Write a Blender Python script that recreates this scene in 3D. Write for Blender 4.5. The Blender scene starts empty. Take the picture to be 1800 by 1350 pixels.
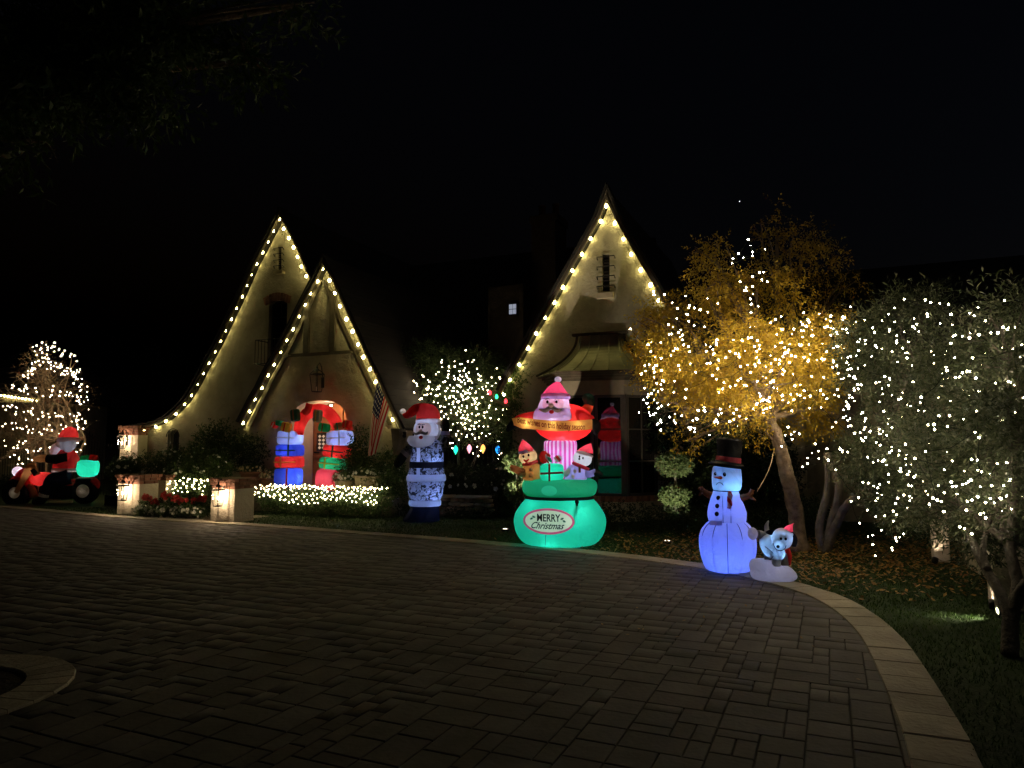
import bpy, bmesh, math, random
import numpy as np
from mathutils import Vector, Matrix, Quaternion
from mathutils.geometry import tessellate_polygon

# ------------------------------------------------------------------ camera, sky, exposure
F, CAM_H = 1250.0, 1.6                       # focal length in photo pixels, eye height
TH = math.atan(104 / 1250)
C = bpy.context.scene.collection
scene = bpy.context.scene
cam_d = bpy.data.cameras.new('camera'); cam = bpy.data.objects.new('camera', cam_d); C.objects.link(cam)
cam.location = (0, 0, CAM_H); cam.rotation_euler = (math.pi / 2 + TH, 0, 0)
cam_d.sensor_width = 36; cam_d.lens = 36 * F / 1800; cam_d.clip_end = 3000; cam_d.clip_start = .05
scene.camera = cam
SUN_EL, SUN_ROT = math.radians(-4.5), math.radians(120)
world = bpy.data.worlds.new('World'); scene.world = world; world.use_nodes = True
wn = world.node_tree; wn.nodes.clear()
sky = wn.nodes.new('ShaderNodeTexSky'); sky.sky_type = 'NISHITA'; sky.sun_disc = False
sky.sun_elevation = SUN_EL; sky.sun_rotation = SUN_ROT; sky.air_density = 1.0; sky.dust_density = .3; sky.ozone_density = 1.2
bg = wn.nodes.new('ShaderNodeBackground'); bg.inputs[1].default_value = .13
wo = wn.nodes.new('ShaderNodeOutputWorld'); wn.links.new(sky.outputs[0], bg.inputs[0]); wn.links.new(bg.outputs[0], wo.inputs[0])
sd = bpy.data.lights.new('moon', 'SUN'); sd.energy = .006; sd.angle = math.radians(.5); sd.color = (1, .93, .82)
moon = bpy.data.objects.new('moon', sd); C.objects.link(moon); moon.rotation_euler = (math.radians(48), 0, math.radians(35))
vs = scene.view_settings; vs.view_transform = 'Standard'; vs.look = 'None'; vs.exposure = 0; vs.gamma = 1; vs.use_curve_mapping = False
cy = scene.cycles
cy.max_bounces = 6; cy.diffuse_bounces = 3; cy.glossy_bounces = 3; cy.transmission_bounces = 4; cy.transparent_max_bounces = 8
cy.sample_clamp_indirect = 4.0; cy.sample_clamp_direct = 0; cy.use_light_tree = True; cy.caustics_reflective = False; cy.caustics_refractive = False
cy.use_denoising = True

# ------------------------------------------------------------------ geometry of the place
HA = math.radians(24)                        # the house front is turned 24 degrees
HU_ = (math.cos(HA), -math.sin(HA)); HV_ = (math.sin(HA), math.cos(HA)); HO = (2.05, 15.5)
def ray(px, py):
    x = (px - 900) / F; y = -(py - 675) / F; c, s = math.cos(TH), math.sin(TH)
    return x, c - y * s, s + y * c
def G(px, py, z=0.):
    d = ray(px, py); t = (z - CAM_H) / d[2]; return d[0] * t, d[1] * t
def D(px, py, Y):
    d = ray(px, py); t = Y / d[1]; return d[0] * t, Y, CAM_H + d[2] * t
def HP(px, py, v):
    d = ray(px, py); t = (v + HO[0] * HV_[0] + HO[1] * HV_[1]) / (d[0] * HV_[0] + d[1] * HV_[1])
    X, Y, Z = d[0] * t, d[1] * t, CAM_H + d[2] * t
    return (X - HO[0]) * HU_[0] + (Y - HO[1]) * HU_[1], Z
def toloc(X, Y):
    return (X - HO[0]) * HU_[0] + (Y - HO[1]) * HU_[1], (X - HO[0]) * HV_[0] + (Y - HO[1]) * HV_[1]
def W(u, v, z=0.):
    return HO[0] + u * HU_[0] + v * HV_[0], HO[1] + u * HU_[1] + v * HV_[1], z

# ------------------------------------------------------------------ mesh helpers
class MB:
    def __init__(s): s.v = []; s.f = []; s.sm = []
    def add(s, vs, fs, sm=False):
        b = len(s.v); s.v += [tuple(p) for p in vs]; s.f += [tuple(i + b for i in f) for f in fs]; s.sm += [sm] * len(fs); return s
    def box(s, x0, x1, y0, y1, z0, z1, M=None):
        v = [(x, y, z) for z in (z0, z1) for y in (y0, y1) for x in (x0, x1)]
        if M: v = [M @ Vector(p) for p in v]
        return s.add(v, [(0, 2, 3, 1), (4, 5, 7, 6), (0, 1, 5, 4), (1, 3, 7, 5), (3, 2, 6, 7), (2, 0, 4, 6)])
    def bbox(s, cx, cy, cz, sx, sy, sz, b=.01, M=None):      # box with chamfered edges
        hx, hy, hz = sx / 2, sy / 2, sz / 2; bm = bmesh.new(); bmesh.ops.create_cube(bm, size=1)
        for q in bm.verts: q.co = Vector((q.co.x * sx, q.co.y * sy, q.co.z * sz))
        bmesh.ops.bevel(bm, geom=bm.edges[:], offset=min(b, hx * .45, hy * .45, hz * .45), segments=1, affect='EDGES')
        T = M or Matrix.Translation((cx, cy, cz)); bm.verts.index_update()
        s.add([T @ q.co for q in bm.verts], [[q.index for q in f.verts] for f in bm.faces]); bm.free(); return s
    def prism(s, poly, y0, y1, ax='y'):
        n = len(poly)
        P = (lambda a, b, c: (a, c, b)) if ax == 'y' else (lambda a, b, c: (a, b, c)) if ax == 'z' else (lambda a, b, c: (c, a, b))
        v = [P(a, b, y0) for a, b in poly] + [P(a, b, y1) for a, b in poly]
        t = tessellate_polygon([[Vector((a, b, 0)) for a, b in poly]])
        fs = [tuple(q) for q in t] + [tuple(i + n for i in reversed(q)) for q in t]
        return s.add(v, fs + [(i, (i + 1) % n, (i + 1) % n + n, i + n) for i in range(n)])
    def strip(s, A, B, y0, y1):                                  # slab between two (x,z) polylines
        n = len(A); v = [(a, y0, b) for a, b in A] + [(a, y0, b) for a, b in B] + [(a, y1, b) for a, b in A] + [(a, y1, b) for a, b in B]; f = []
        for i in range(n - 1):
            f += [(i, i + 1, n + i + 1, n + i), (2 * n + i, 3 * n + i, 3 * n + i + 1, 2 * n + i + 1), (i, 2 * n + i, 2 * n + i + 1, i + 1), (n + i, n + i + 1, 3 * n + i + 1, 3 * n + i)]
        f += [(0, n, 3 * n, 2 * n), (n - 1, 3 * n - 1, 4 * n - 1, 2 * n - 1)]
        return s.add(v, f)
    def tube(s, path, rad, n=8, caps=True, sm=True):
        path = [Vector(p) for p in path]; m = len(path)
        if not hasattr(rad, '__len__'): rad = [rad] * m
        vs = []; t0 = (path[1] - path[0]).normalized(); up = Vector((0, 0, 1)) if abs(t0.z) < .9 else Vector((1, 0, 0))
        nx = t0.cross(up).normalized()
        for i, p in enumerate(path):
            t = (path[min(i + 1, m - 1)] - path[max(i - 1, 0)])
            t = t.normalized() if t.length > 1e-9 else t0
            nx = (nx - t * nx.dot(t)); nx = nx.normalized() if nx.length > 1e-6 else t.orthogonal().normalized(); ny = t.cross(nx)
            for k in range(n):
                a = 2 * math.pi * k / n; vs.append(p + (nx * math.cos(a) + ny * math.sin(a)) * rad[i])
        fs = [(i * n + k, i * n + (k + 1) % n, (i + 1) * n + (k + 1) % n, (i + 1) * n + k) for i in range(m - 1) for k in range(n)]
        if caps: fs += [tuple(reversed(range(n))), tuple(range((m - 1) * n, m * n))]
        return s.add(vs, fs, sm)
    def lathe(s, prof, c=(0, 0, 0), n=32, sx=1, sy=1, sm=True, M=None, pw=1., lobes=0, la=0.):
        vs = []
        for r, z in prof:
            for k in range(n):
                a = 2 * math.pi * k / n; ca, sa = math.cos(a), math.sin(a)
                if pw != 1: ca = math.copysign(abs(ca) ** pw, ca); sa = math.copysign(abs(sa) ** pw, sa)
                q = 1 - la * (1 - abs(math.sin(lobes * a / 2))) if lobes else 1
                vs.append((r * ca * sx * q + c[0], r * sa * sy * q + c[1], z + c[2]))
        if M: vs = [M @ Vector(p) for p in vs]
        m = len(prof); fs = [(i * n + k, i * n + (k + 1) % n, (i + 1) * n + (k + 1) % n, (i + 1) * n + k) for i in range(m - 1) for k in range(n)]
        fs += [tuple(reversed(range(n))), tuple(range((m - 1) * n, m * n))]
        return s.add(vs, fs, sm)
    def ell(s, c, r, n=24, m=14, pw=1., M=None, z0=-1., z1=1.):
        prof = []
        for i in range(m + 1):
            t = math.asin(z0) + (math.asin(z1) - math.asin(z0)) * i / m; ct, st = max(math.cos(t), .01), math.sin(t)
            if pw != 1: ct = ct ** pw; st = math.copysign(abs(st) ** pw, st)
            prof.append((ct, st * r[2]))
        return s.lathe(prof, c, n, r[0], r[1], True, M, pw)
    def build(s, name, mat=None, parent=None, label=None, kind=None):
        me = bpy.data.meshes.new(name); me.from_pydata([tuple(p) for p in s.v], [], s.f)
        me.polygons.foreach_set('use_smooth', s.sm); me.update()
        if any(s.sm) and not all(s.sm): pass
        return link(name, me, mat, parent, label, kind)
def link(name, me, mat=None, parent=None, label=None, kind=None):
    if mat is not None and not me.materials: me.materials.append(mat)
    o = bpy.data.objects.new(name, me); C.objects.link(o)
    if parent is not None: o.parent = parent
    if label: o['label'] = label
    if kind: o['kind'] = kind
    return o
def thing(name, label, cat, loc=(0, 0, 0), rz=0., group=None):
    o = bpy.data.objects.new(name, None); C.objects.link(o); o.location = loc; o.rotation_euler = (0, 0, rz); o.empty_display_size = .1
    o['label'] = label; o['category'] = cat
    if group: o['group'] = group
    return o
def hthing(name, label, cat, u, v, z=0., group=None, rz=0.):
    return thing(name, label, cat, W(u, v, z), -HA + rz, group)
def lamp(parent, loc, power, col, size=.04, kind='POINT', name='lamp_light', **kw):
    l = bpy.data.lights.new(name, kind); l.energy = power; l.color = col; l.shadow_soft_size = size
    for k, v in kw.items(): setattr(l, k, v)
    o = bpy.data.objects.new(name, l); C.objects.link(o); o.location = loc; o.parent = parent; return o
def holed(outer, holes, y0, y1):                                  # wall slab (x,z outline) with openings
    mb = MB(); loops = [outer] + holes; flat = [p for l in loops for p in l]; n = len(flat)
    t = tessellate_polygon([[Vector((a, b, 0)) for a, b in l] for l in loops])
    mb.add([(a, y0, b) for a, b in flat] + [(a, y1, b) for a, b in flat], [tuple(q) for q in t] + [tuple(i + n for i in reversed(q)) for q in t])
    b = 0; fs = []
    for l in loops:
        m = len(l); fs += [(b + i, b + (i + 1) % m, b + (i + 1) % m + n, b + i + n) for i in range(m)]; b += m
    base = 0; mb.f += [tuple(f) for f in fs]; mb.sm += [False] * len(fs); return mb
def npmesh(name, V, nper, mat, parent=None, kind=None, label=None, smooth=False):   # V: (N*nper,3) separate n-gons
    me = bpy.data.meshes.new(name); V = np.asarray(V, dtype=np.float32).reshape(-1, 3); N = len(V) // nper
    me.vertices.add(len(V)); me.vertices.foreach_set('co', V.ravel())
    me.loops.add(len(V)); me.loops.foreach_set('vertex_index', np.arange(len(V), dtype=np.int32))
    me.polygons.add(N); me.polygons.foreach_set('loop_start', np.arange(N, dtype=np.int32) * nper); me.polygons.foreach_set('loop_total', np.full(N, nper, dtype=np.int32))
    me.update(calc_edges=True); return link(name, me, mat, parent, label, kind)
def spline(pts, n=8):
    P = [Vector(p) for p in pts]; out = []
    for i in range(len(P) - 1):
        a, b, c, d = P[max(i - 1, 0)], P[i], P[i + 1], P[min(i + 2, len(P) - 1)]
        for k in range(n):
            t = k / n; out.append(.5 * ((2 * b) + (c - a) * t + (2 * a - 5 * b + 4 * c - d) * t * t + (3 * b - a - 3 * c + d) * t ** 3))
    return out + [P[-1]]

# ------------------------------------------------------------------ materials
def nt(name):
    m = bpy.data.materials.new(name); m.use_nodes = True; t = m.node_tree; t.nodes.clear(); o = t.nodes.new('ShaderNodeOutputMaterial'); return m, t, o
def N(t, typ, **kw):
    n = t.nodes.new(typ)
    for k, v in kw.items():
        if k.startswith('i_'):
            key = k[2:]; key = int(key) if key.isdigit() else key.replace('_', ' '); n.inputs[key].default_value = v
        else: setattr(n, k, v)
    return n
def c4(c): return (c[0], c[1], c[2], 1)
def varied(t, cols, scale=4., detail=4., coord='Object', rand=0., world=False):
    tc = N(t, 'ShaderNodeNewGeometry') if world else N(t, 'ShaderNodeTexCoord'); coord = 'Position' if world else coord; nz = N(t, 'ShaderNodeTexNoise', i_Scale=scale, i_Detail=detail, i_Roughness=.6)
    t.links.new(tc.outputs[coord], nz.inputs['Vector']); r = N(t, 'ShaderNodeValToRGB'); e = r.color_ramp.elements
    e[0].position, e[1].position = .3, .7; e[0].color, e[1].color = c4(cols[0]), c4(cols[-1])
    if len(cols) == 3: q = e.new(.5); q.color = c4(cols[1])
    t.links.new(nz.outputs[0], r.inputs[0]); out = r.outputs[0]
    if rand:
        oi = N(t, 'ShaderNodeObjectInfo'); mr = N(t, 'ShaderNodeMapRange'); mr.inputs[3].default_value = 1 - rand; mr.inputs[4].default_value = 1 + rand
        t.links.new(oi.outputs['Random'], mr.inputs[0]); hs = N(t, 'ShaderNodeHueSaturation'); t.links.new(mr.outputs[0], hs.inputs['Value']); t.links.new(out, hs.inputs['Color']); out = hs.outputs[0]
    if world == 2:                                                # broad stains and worn patches across many stones
        n3 = N(t, 'ShaderNodeTexNoise', i_Scale=.55, i_Detail=7., i_Roughness=.62); t.links.new(tc.outputs[coord], n3.inputs['Vector']); m3 = N(t, 'ShaderNodeMapRange'); m3.inputs[1].default_value = .35; m3.inputs[2].default_value = .65; m3.inputs[3].default_value = .6; m3.inputs[4].default_value = 1.25
        t.links.new(n3.outputs[0], m3.inputs[0]); h3 = N(t, 'ShaderNodeHueSaturation'); t.links.new(m3.outputs[0], h3.inputs['Value']); t.links.new(out, h3.inputs['Color']); out = h3.outputs[0]
    return out, nz, tc
def solid(name, cols, rough=.7, scale=4., bump=0., bscale=None, metal=0., spec=.3, rand=0., detail=4., world=False):
    if not hasattr(cols[0], '__len__'): cols = [tuple(c * .88 for c in cols), tuple(min(c * 1.1, .95) for c in cols)]
    m, t, o = nt(name); p = N(t, 'ShaderNodeBsdfPrincipled', i_Roughness=rough, i_Metallic=metal); p.inputs['Specular IOR Level'].default_value = spec
    col, nz, tc = varied(t, cols, scale, detail, rand=rand, world=world); t.links.new(col, p.inputs['Base Color'])
    if bump:
        n2 = N(t, 'ShaderNodeTexNoise', i_Scale=bscale or scale * 6, i_Detail=6.); t.links.new(tc.outputs['Position' if world else 'Object'], n2.inputs['Vector'])
        b = N(t, 'ShaderNodeBump', i_Strength=bump, i_Distance=.02); t.links.new(n2.outputs[0], b.inputs['Height']); t.links.new(b.outputs[0], p.inputs['Normal'])
    t.links.new(p.outputs[0], o.inputs[0]); return m
def fabric_out(t, o, colsock, col=None, trans=.55, emit=None):
    d = N(t, 'ShaderNodeBsdfDiffuse'); tr = N(t, 'ShaderNodeBsdfTranslucent'); mx = N(t, 'ShaderNodeMixShader', i_0=trans)
    gl = N(t, 'ShaderNodeBsdfGlossy', i_Roughness=.45); m2 = N(t, 'ShaderNodeMixShader', i_0=.025)
    tc = N(t, 'ShaderNodeTexCoord'); nz = N(t, 'ShaderNodeTexNoise', i_Scale=5., i_Detail=3.); nz.inputs['Distortion'].default_value = .6
    b = N(t, 'ShaderNodeBump', i_Strength=.8, i_Distance=.05); t.links.new(tc.outputs['Object'], nz.inputs['Vector']); t.links.new(nz.outputs[0], b.inputs['Height'])
    for n in (d, gl, tr): t.links.new(b.outputs[0], n.inputs['Normal'])
    for n in (d, tr):
        if colsock is not None: t.links.new(colsock, n.inputs[0])
        else: n.inputs[0].default_value = c4(col)
    t.links.new(d.outputs[0], mx.inputs[1]); t.links.new(tr.outputs[0], mx.inputs[2]); t.links.new(mx.outputs[0], m2.inputs[1]); t.links.new(gl.outputs[0], m2.inputs[2])
    t.links.new(m2.outputs[0], o.inputs[0])
def fab(name, col, trans=.55):
    m, t, o = nt(name); fabric_out(t, o, None, col, trans); return m
def fab_print(name, base, prints, trans=.55):                    # prints: (cx, cz, rx, rz, power, colour) in metres on the front of the cloth
    m, t, o = nt(name); tc = N(t, 'ShaderNodeTexCoord'); sp = N(t, 'ShaderNodeSeparateXYZ'); t.links.new(tc.outputs['Object'], sp.inputs[0]); base = NYC.get(base, base); col = None
    for cx, cz, rx, rz, pw, c in prints:
        es = []
        for k, (ctr, r) in ((0, (cx, rx)), (2, (cz, rz))):
            a = N(t, 'ShaderNodeMath', operation='SUBTRACT', i_1=ctr); t.links.new(sp.outputs[k], a.inputs[0]); b = N(t, 'ShaderNodeMath', operation='DIVIDE', i_1=r); t.links.new(a.outputs[0], b.inputs[0])
            d = N(t, 'ShaderNodeMath', operation='ABSOLUTE'); t.links.new(b.outputs[0], d.inputs[0]); e = N(t, 'ShaderNodeMath', operation='POWER', i_1=pw); t.links.new(d.outputs[0], e.inputs[0]); es.append(e)
        ad = N(t, 'ShaderNodeMath', operation='ADD'); t.links.new(es[0].outputs[0], ad.inputs[0]); t.links.new(es[1].outputs[0], ad.inputs[1]); lt = N(t, 'ShaderNodeMath', operation='LESS_THAN', i_1=1.); t.links.new(ad.outputs[0], lt.inputs[0])
        fr = N(t, 'ShaderNodeMath', operation='LESS_THAN', i_1=0.); t.links.new(sp.outputs[1], fr.inputs[0]); mu = N(t, 'ShaderNodeMath', operation='MULTIPLY'); t.links.new(lt.outputs[0], mu.inputs[0]); t.links.new(fr.outputs[0], mu.inputs[1])
        mx = N(t, 'ShaderNodeMix', data_type='RGBA'); t.links.new(mu.outputs[0], mx.inputs[0]); mx.inputs[7].default_value = c4(c)
        if col is None: mx.inputs[6].default_value = c4(base)
        else: t.links.new(col, mx.inputs[6])
        col = mx.outputs[2]
    fabric_out(t, o, col, None, trans); return m
NYC = {}
def fab_stripes(name, c1, c2, period, ang=True, tilt=0.):
    m, t, o = nt(name); tc = N(t, 'ShaderNodeTexCoord'); sp = N(t, 'ShaderNodeSeparateXYZ'); t.links.new(tc.outputs['Object'], sp.inputs[0])
    a = N(t, 'ShaderNodeMath', operation='ARCTAN2') if ang else N(t, 'ShaderNodeMath', operation='ADD')
    if ang: t.links.new(sp.outputs[1], a.inputs[0]); t.links.new(sp.outputs[0], a.inputs[1])
    else:
        k = N(t, 'ShaderNodeMath', operation='MULTIPLY', i_1=tilt); t.links.new(sp.outputs[2], k.inputs[0]); t.links.new(sp.outputs[0], a.inputs[0]); t.links.new(k.outputs[0], a.inputs[1])
    d = N(t, 'ShaderNodeMath', operation='DIVIDE', i_1=period); t.links.new(a.outputs[0], d.inputs[0]); ad = N(t, 'ShaderNodeMath', operation='ADD', i_1=50.); t.links.new(d.outputs[0], ad.inputs[0])
    fr = N(t, 'ShaderNodeMath', operation='FRACT'); t.links.new(ad.outputs[0], fr.inputs[0]); g = N(t, 'ShaderNodeMath', operation='GREATER_THAN', i_1=.5); t.links.new(fr.outputs[0], g.inputs[0])
    mx = N(t, 'ShaderNodeMix', data_type='RGBA'); mx.inputs[6].default_value = c4(c1); mx.inputs[7].default_value = c4(c2); t.links.new(g.outputs[0], mx.inputs[0])
    fabric_out(t, o, mx.outputs[2]); return m
def fab_camo(name, cols, scale, rects=()):
    m, t, o = nt(name); tc = N(t, 'ShaderNodeTexCoord'); nz = N(t, 'ShaderNodeTexNoise', i_Scale=scale, i_Detail=1.2, i_Distortion=1.4)
    t.links.new(tc.outputs['Object'], nz.inputs['Vector']); r = N(t, 'ShaderNodeValToRGB'); r.color_ramp.interpolation = 'CONSTANT'; e = r.color_ramp.elements
    e[0].position = 0; e[0].color = c4(cols[0]); e[1].position = .42; e[1].color = c4(cols[1])
    for p, c in zip((.5, .56, .61), cols[2:]): q = e.new(p); q.color = c4(c)
    t.links.new(nz.outputs[0], r.inputs[0]); col = r.outputs[0]; sp = N(t, 'ShaderNodeSeparateXYZ'); t.links.new(tc.outputs['Object'], sp.inputs[0])
    for cx, hw in rects:                                          # a plain printed vertical band
        a = N(t, 'ShaderNodeMath', operation='COMPARE', i_1=cx, i_2=hw); t.links.new(sp.outputs[0], a.inputs[0]); mx = N(t, 'ShaderNodeMix', data_type='RGBA'); t.links.new(a.outputs[0], mx.inputs[0]); t.links.new(col, mx.inputs[6]); mx.inputs[7].default_value = (.86, .86, .88, 1); col = mx.outputs[2]
    fabric_out(t, o, col); return m
def emis(name, col, st):
    m, t, o = nt(name); e = N(t, 'ShaderNodeEmission', i_Strength=st); e.inputs[0].default_value = c4(col); t.links.new(e.outputs[0], o.inputs[0]); return m
def leafmat(name, cols, trans=.35, rough=.5):
    m, t, o = nt(name); g = N(t, 'ShaderNodeNewGeometry'); r = N(t, 'ShaderNodeValToRGB'); e = r.color_ramp.elements
    e[0].color = c4(cols[0]); e[1].color = c4(cols[-1])
    for i, c in enumerate(cols[1:-1]): q = e.new((i + 1) / (len(cols) - 1)); q.color = c4(c)
    t.links.new(g.outputs['Random Per Island'], r.inputs[0]); p = N(t, 'ShaderNodeBsdfPrincipled', i_Roughness=rough); p.inputs['Specular IOR Level'].default_value = .35
    tr = N(t, 'ShaderNodeBsdfTranslucent'); mx = N(t, 'ShaderNodeMixShader', i_0=trans)
    t.links.new(r.outputs[0], p.inputs['Base Color']); t.links.new(r.outputs[0], tr.inputs[0]); t.links.new(p.outputs[0], mx.inputs[1]); t.links.new(tr.outputs[0], mx.inputs[2]); t.links.new(mx.outputs[0], o.inputs[0]); return m
def stucco(name, cols):
    m, t, o = nt(name); p = N(t, 'ShaderNodeBsdfPrincipled', i_Roughness=.9); p.inputs['Specular IOR Level'].default_value = .15
    col, nz, tc = varied(t, cols, .9, 8.); n2 = N(t, 'ShaderNodeTexNoise', i_Scale=3.2, i_Detail=8., i_Roughness=.65); n3 = N(t, 'ShaderNodeTexNoise', i_Scale=45., i_Detail=4.)
    for n in (n2, n3): t.links.new(tc.outputs['Object'], n.inputs['Vector'])
    b1 = N(t, 'ShaderNodeBump', i_Strength=1., i_Distance=.10); b2 = N(t, 'ShaderNodeBump', i_Strength=.35, i_Distance=.008)
    t.links.new(n2.outputs[0], b1.inputs['Height']); t.links.new(n3.outputs[0], b2.inputs['Height']); t.links.new(b1.outputs[0], b2.inputs['Normal']); t.links.new(b2.outputs[0], p.inputs['Normal'])
    t.links.new(col, p.inputs['Base Color']); t.links.new(p.outputs[0], o.inputs[0]); return m
def shingle(name, cols):
    m, t, o = nt(name); p = N(t, 'ShaderNodeBsdfPrincipled', i_Roughness=.85); tc = N(t, 'ShaderNodeTexCoord'); mp = N(t, 'ShaderNodeMapping'); mp.inputs['Rotation'].default_value = (math.pi / 2, 0, math.pi / 2)
    b = N(t, 'ShaderNodeTexBrick', i_Scale=3., i_Mortar_Size=.01, i_Brick_Width=.6, i_Row_Height=.4); b.inputs[1].default_value = c4(cols[0]); b.inputs[2].default_value = c4(cols[1]); b.inputs[3].default_value = (.01, .01, .01, 1)
    t.links.new(tc.outputs['Object'], mp.inputs[0]); t.links.new(mp.outputs[0], b.inputs[0]); bu = N(t, 'ShaderNodeBump', i_Strength=.6, i_Distance=.03); t.links.new(b.outputs[1], bu.inputs['Height']); bu.invert = True
    t.links.new(b.outputs[0], p.inputs['Base Color']); t.links.new(bu.outputs[0], p.inputs['Normal']); t.links.new(p.outputs[0], o.inputs[0]); return m
M = {}
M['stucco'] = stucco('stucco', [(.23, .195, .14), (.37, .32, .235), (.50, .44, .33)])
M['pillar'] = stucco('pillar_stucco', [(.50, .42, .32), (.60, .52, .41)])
M['chimney'] = solid('dark_brick', [(.05, .035, .026), (.09, .065, .05)], .9, 6, .5)  # plain dark brown brick tone for the chimney
M['timber'] = solid('dark_timber', [(.045, .034, .022), (.085, .065, .043)], .7, 6, .5)
M['trim'] = solid('painted_trim', [(.16, .13, .09), (.21, .17, .12)], .6, 5, .2)
M['roof'] = shingle('wood_shingle', [(.03, .026, .022), (.05, .042, .034)])
M['brick'] = solid('clay_brick', [(.20, .085, .055), (.33, .16, .11)], .85, 12, .6, rand=.35, world=1)
M['stone'] = solid('field_stone', [(.20, .16, .10), (.36, .30, .20)], .85, 5, .8, 20, rand=.3, world=1)
M['capstone'] = solid('cap_stone', [(.24, .20, .15), (.34, .29, .22)], .8, 5, .5)
M['paver'] = solid('concrete_paver', [(.066, .060, .054), (.125, .112, .10)], .78, 2.6, .2, 26, rand=.22, detail=10., world=2)
M['joint'] = solid('joint_sand', [(.035, .030, .025), (.05, .043, .035)], .95, 20, .4)
M['kerb'] = solid('kerb_stone', [(.27, .235, .175), (.46, .405, .31)], .8, 2.5, .5, 30, rand=.12, detail=8., world=2)
M['soil'] = solid('dark_soil', [(.02, .015, .01), (.05, .036, .024)], .95, 6, .8, 30)
M['lawn'] = solid('lawn_turf', [(.012, .028, .006), (.03, .055, .012)], .95, 3, .9, 60)
M['iron'] = solid('black_iron', [(.012, .011, .01), (.025, .022, .02)], .45, 20, .2, metal=.6)
M['copper'] = solid('aged_copper', [(.20, .20, .12), (.34, .32, .20)], .38, 3, .15, metal=.45)
M['terracotta'] = solid('terracotta', [(.36, .17, .10), (.46, .24, .15)], .85, 4, .3)
M['stonepot'] = solid('cast_stone', [(.34, .27, .17), (.45, .37, .25)], .85, 5, .3)
M['door'] = solid('varnished_oak', [(.22, .085, .03), (.36, .15, .055)], .4, 3, .2)
M['reveal'] = solid('reveal_plaster', [(.5, .42, .34), (.58, .5, .41)], .85, 4, .2)
M['winframe'] = solid('bronze_window_frame', [(.03, .024, .02), (.05, .04, .033)], .5, 10)
M['bark'] = solid('tree_bark', [(.10, .07, .045), (.30, .22, .15)], .9, 9, 1., 40)
M['olivebark'] = solid('olive_bark', [(.09, .08, .065), (.2, .175, .145)], .9, 7, 1., 30)
M['twig'] = solid('twig_bark', [(.26, .18, .11), (.42, .31, .2)], .9, 9)
M['wire'] = solid('green_wire', [(.01, .02, .01), (.02, .03, .015)], .6, 10)
M['gold'] = leafmat('yellow_leaf', [(.46, .31, .02), (.62, .44, .04), (.55, .40, .07), (.34, .20, .02)], .45)
M['olive'] = leafmat('olive_leaf', [(.05, .07, .03), (.10, .125, .06), (.24, .26, .16)], .2, .35)
M['green'] = leafmat('green_leaf', [(.025, .05, .012), (.05, .09, .02), (.085, .13, .035)], .3)
M['dark'] = leafmat('dark_leaf', [(.012, .022, .008), (.022, .04, .012), (.04, .06, .02)], .2)
M['mid'] = leafmat('boxwood_leaf', [(.05, .085, .03), (.09, .14, .05), (.16, .21, .09)], .3)
M['brownleaf'] = leafmat('dry_leaf', [(.20, .12, .06), (.30, .2, .11), (.1, .07, .04)], .4)
M['fallen'] = leafmat('fallen_leaf', [(.22, .12, .03), (.32, .19, .05), (.13, .07, .03)], .1)
M['petal'] = solid('white_petal', [(.7, .68, .6), (.85, .83, .76)], .7, 10)
M['yellowpetal'] = solid('cream_petal', [(.75, .6, .3), (.85, .75, .5)], .7, 10)
M['redpetal'] = solid('red_petal', [(.55, .04, .04), (.7, .09, .08)], .6, 10)
M['black'] = solid('black_plastic', [(.012, .012, .012), (.02, .02, .02)], .5, 10)
def glassmat(name, ior=1.6, rough=.02):
    m, t, o = nt(name); p = N(t, 'ShaderNodeBsdfPrincipled', i_Roughness=rough); p.inputs['Base Color'].default_value = (.008, .007, .006, 1); p.inputs['IOR'].default_value = ior
    tc = N(t, 'ShaderNodeTexCoord'); nz = N(t, 'ShaderNodeTexNoise', i_Scale=2., i_Detail=1.); b = N(t, 'ShaderNodeBump', i_Strength=.05, i_Distance=.05)
    t.links.new(tc.outputs['Object'], nz.inputs['Vector']); t.links.new(nz.outputs[0], b.inputs['Height']); t.links.new(b.outputs[0], p.inputs['Normal']); t.links.new(p.outputs[0], o.inputs[0]); return m
M['glass'] = glassmat('window_glass')
def clearglass(name):
    m, t, o = nt(name); tr = N(t, 'ShaderNodeBsdfTransparent'); gl = N(t, 'ShaderNodeBsdfGlossy', i_Roughness=.05); mx = N(t, 'ShaderNodeMixShader', i_0=.08)
    t.links.new(tr.outputs[0], mx.inputs[1]); t.links.new(gl.outputs[0], mx.inputs[2]); t.links.new(mx.outputs[0], o.inputs[0]); return m
M['clear'] = clearglass('lantern_glass')

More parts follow.
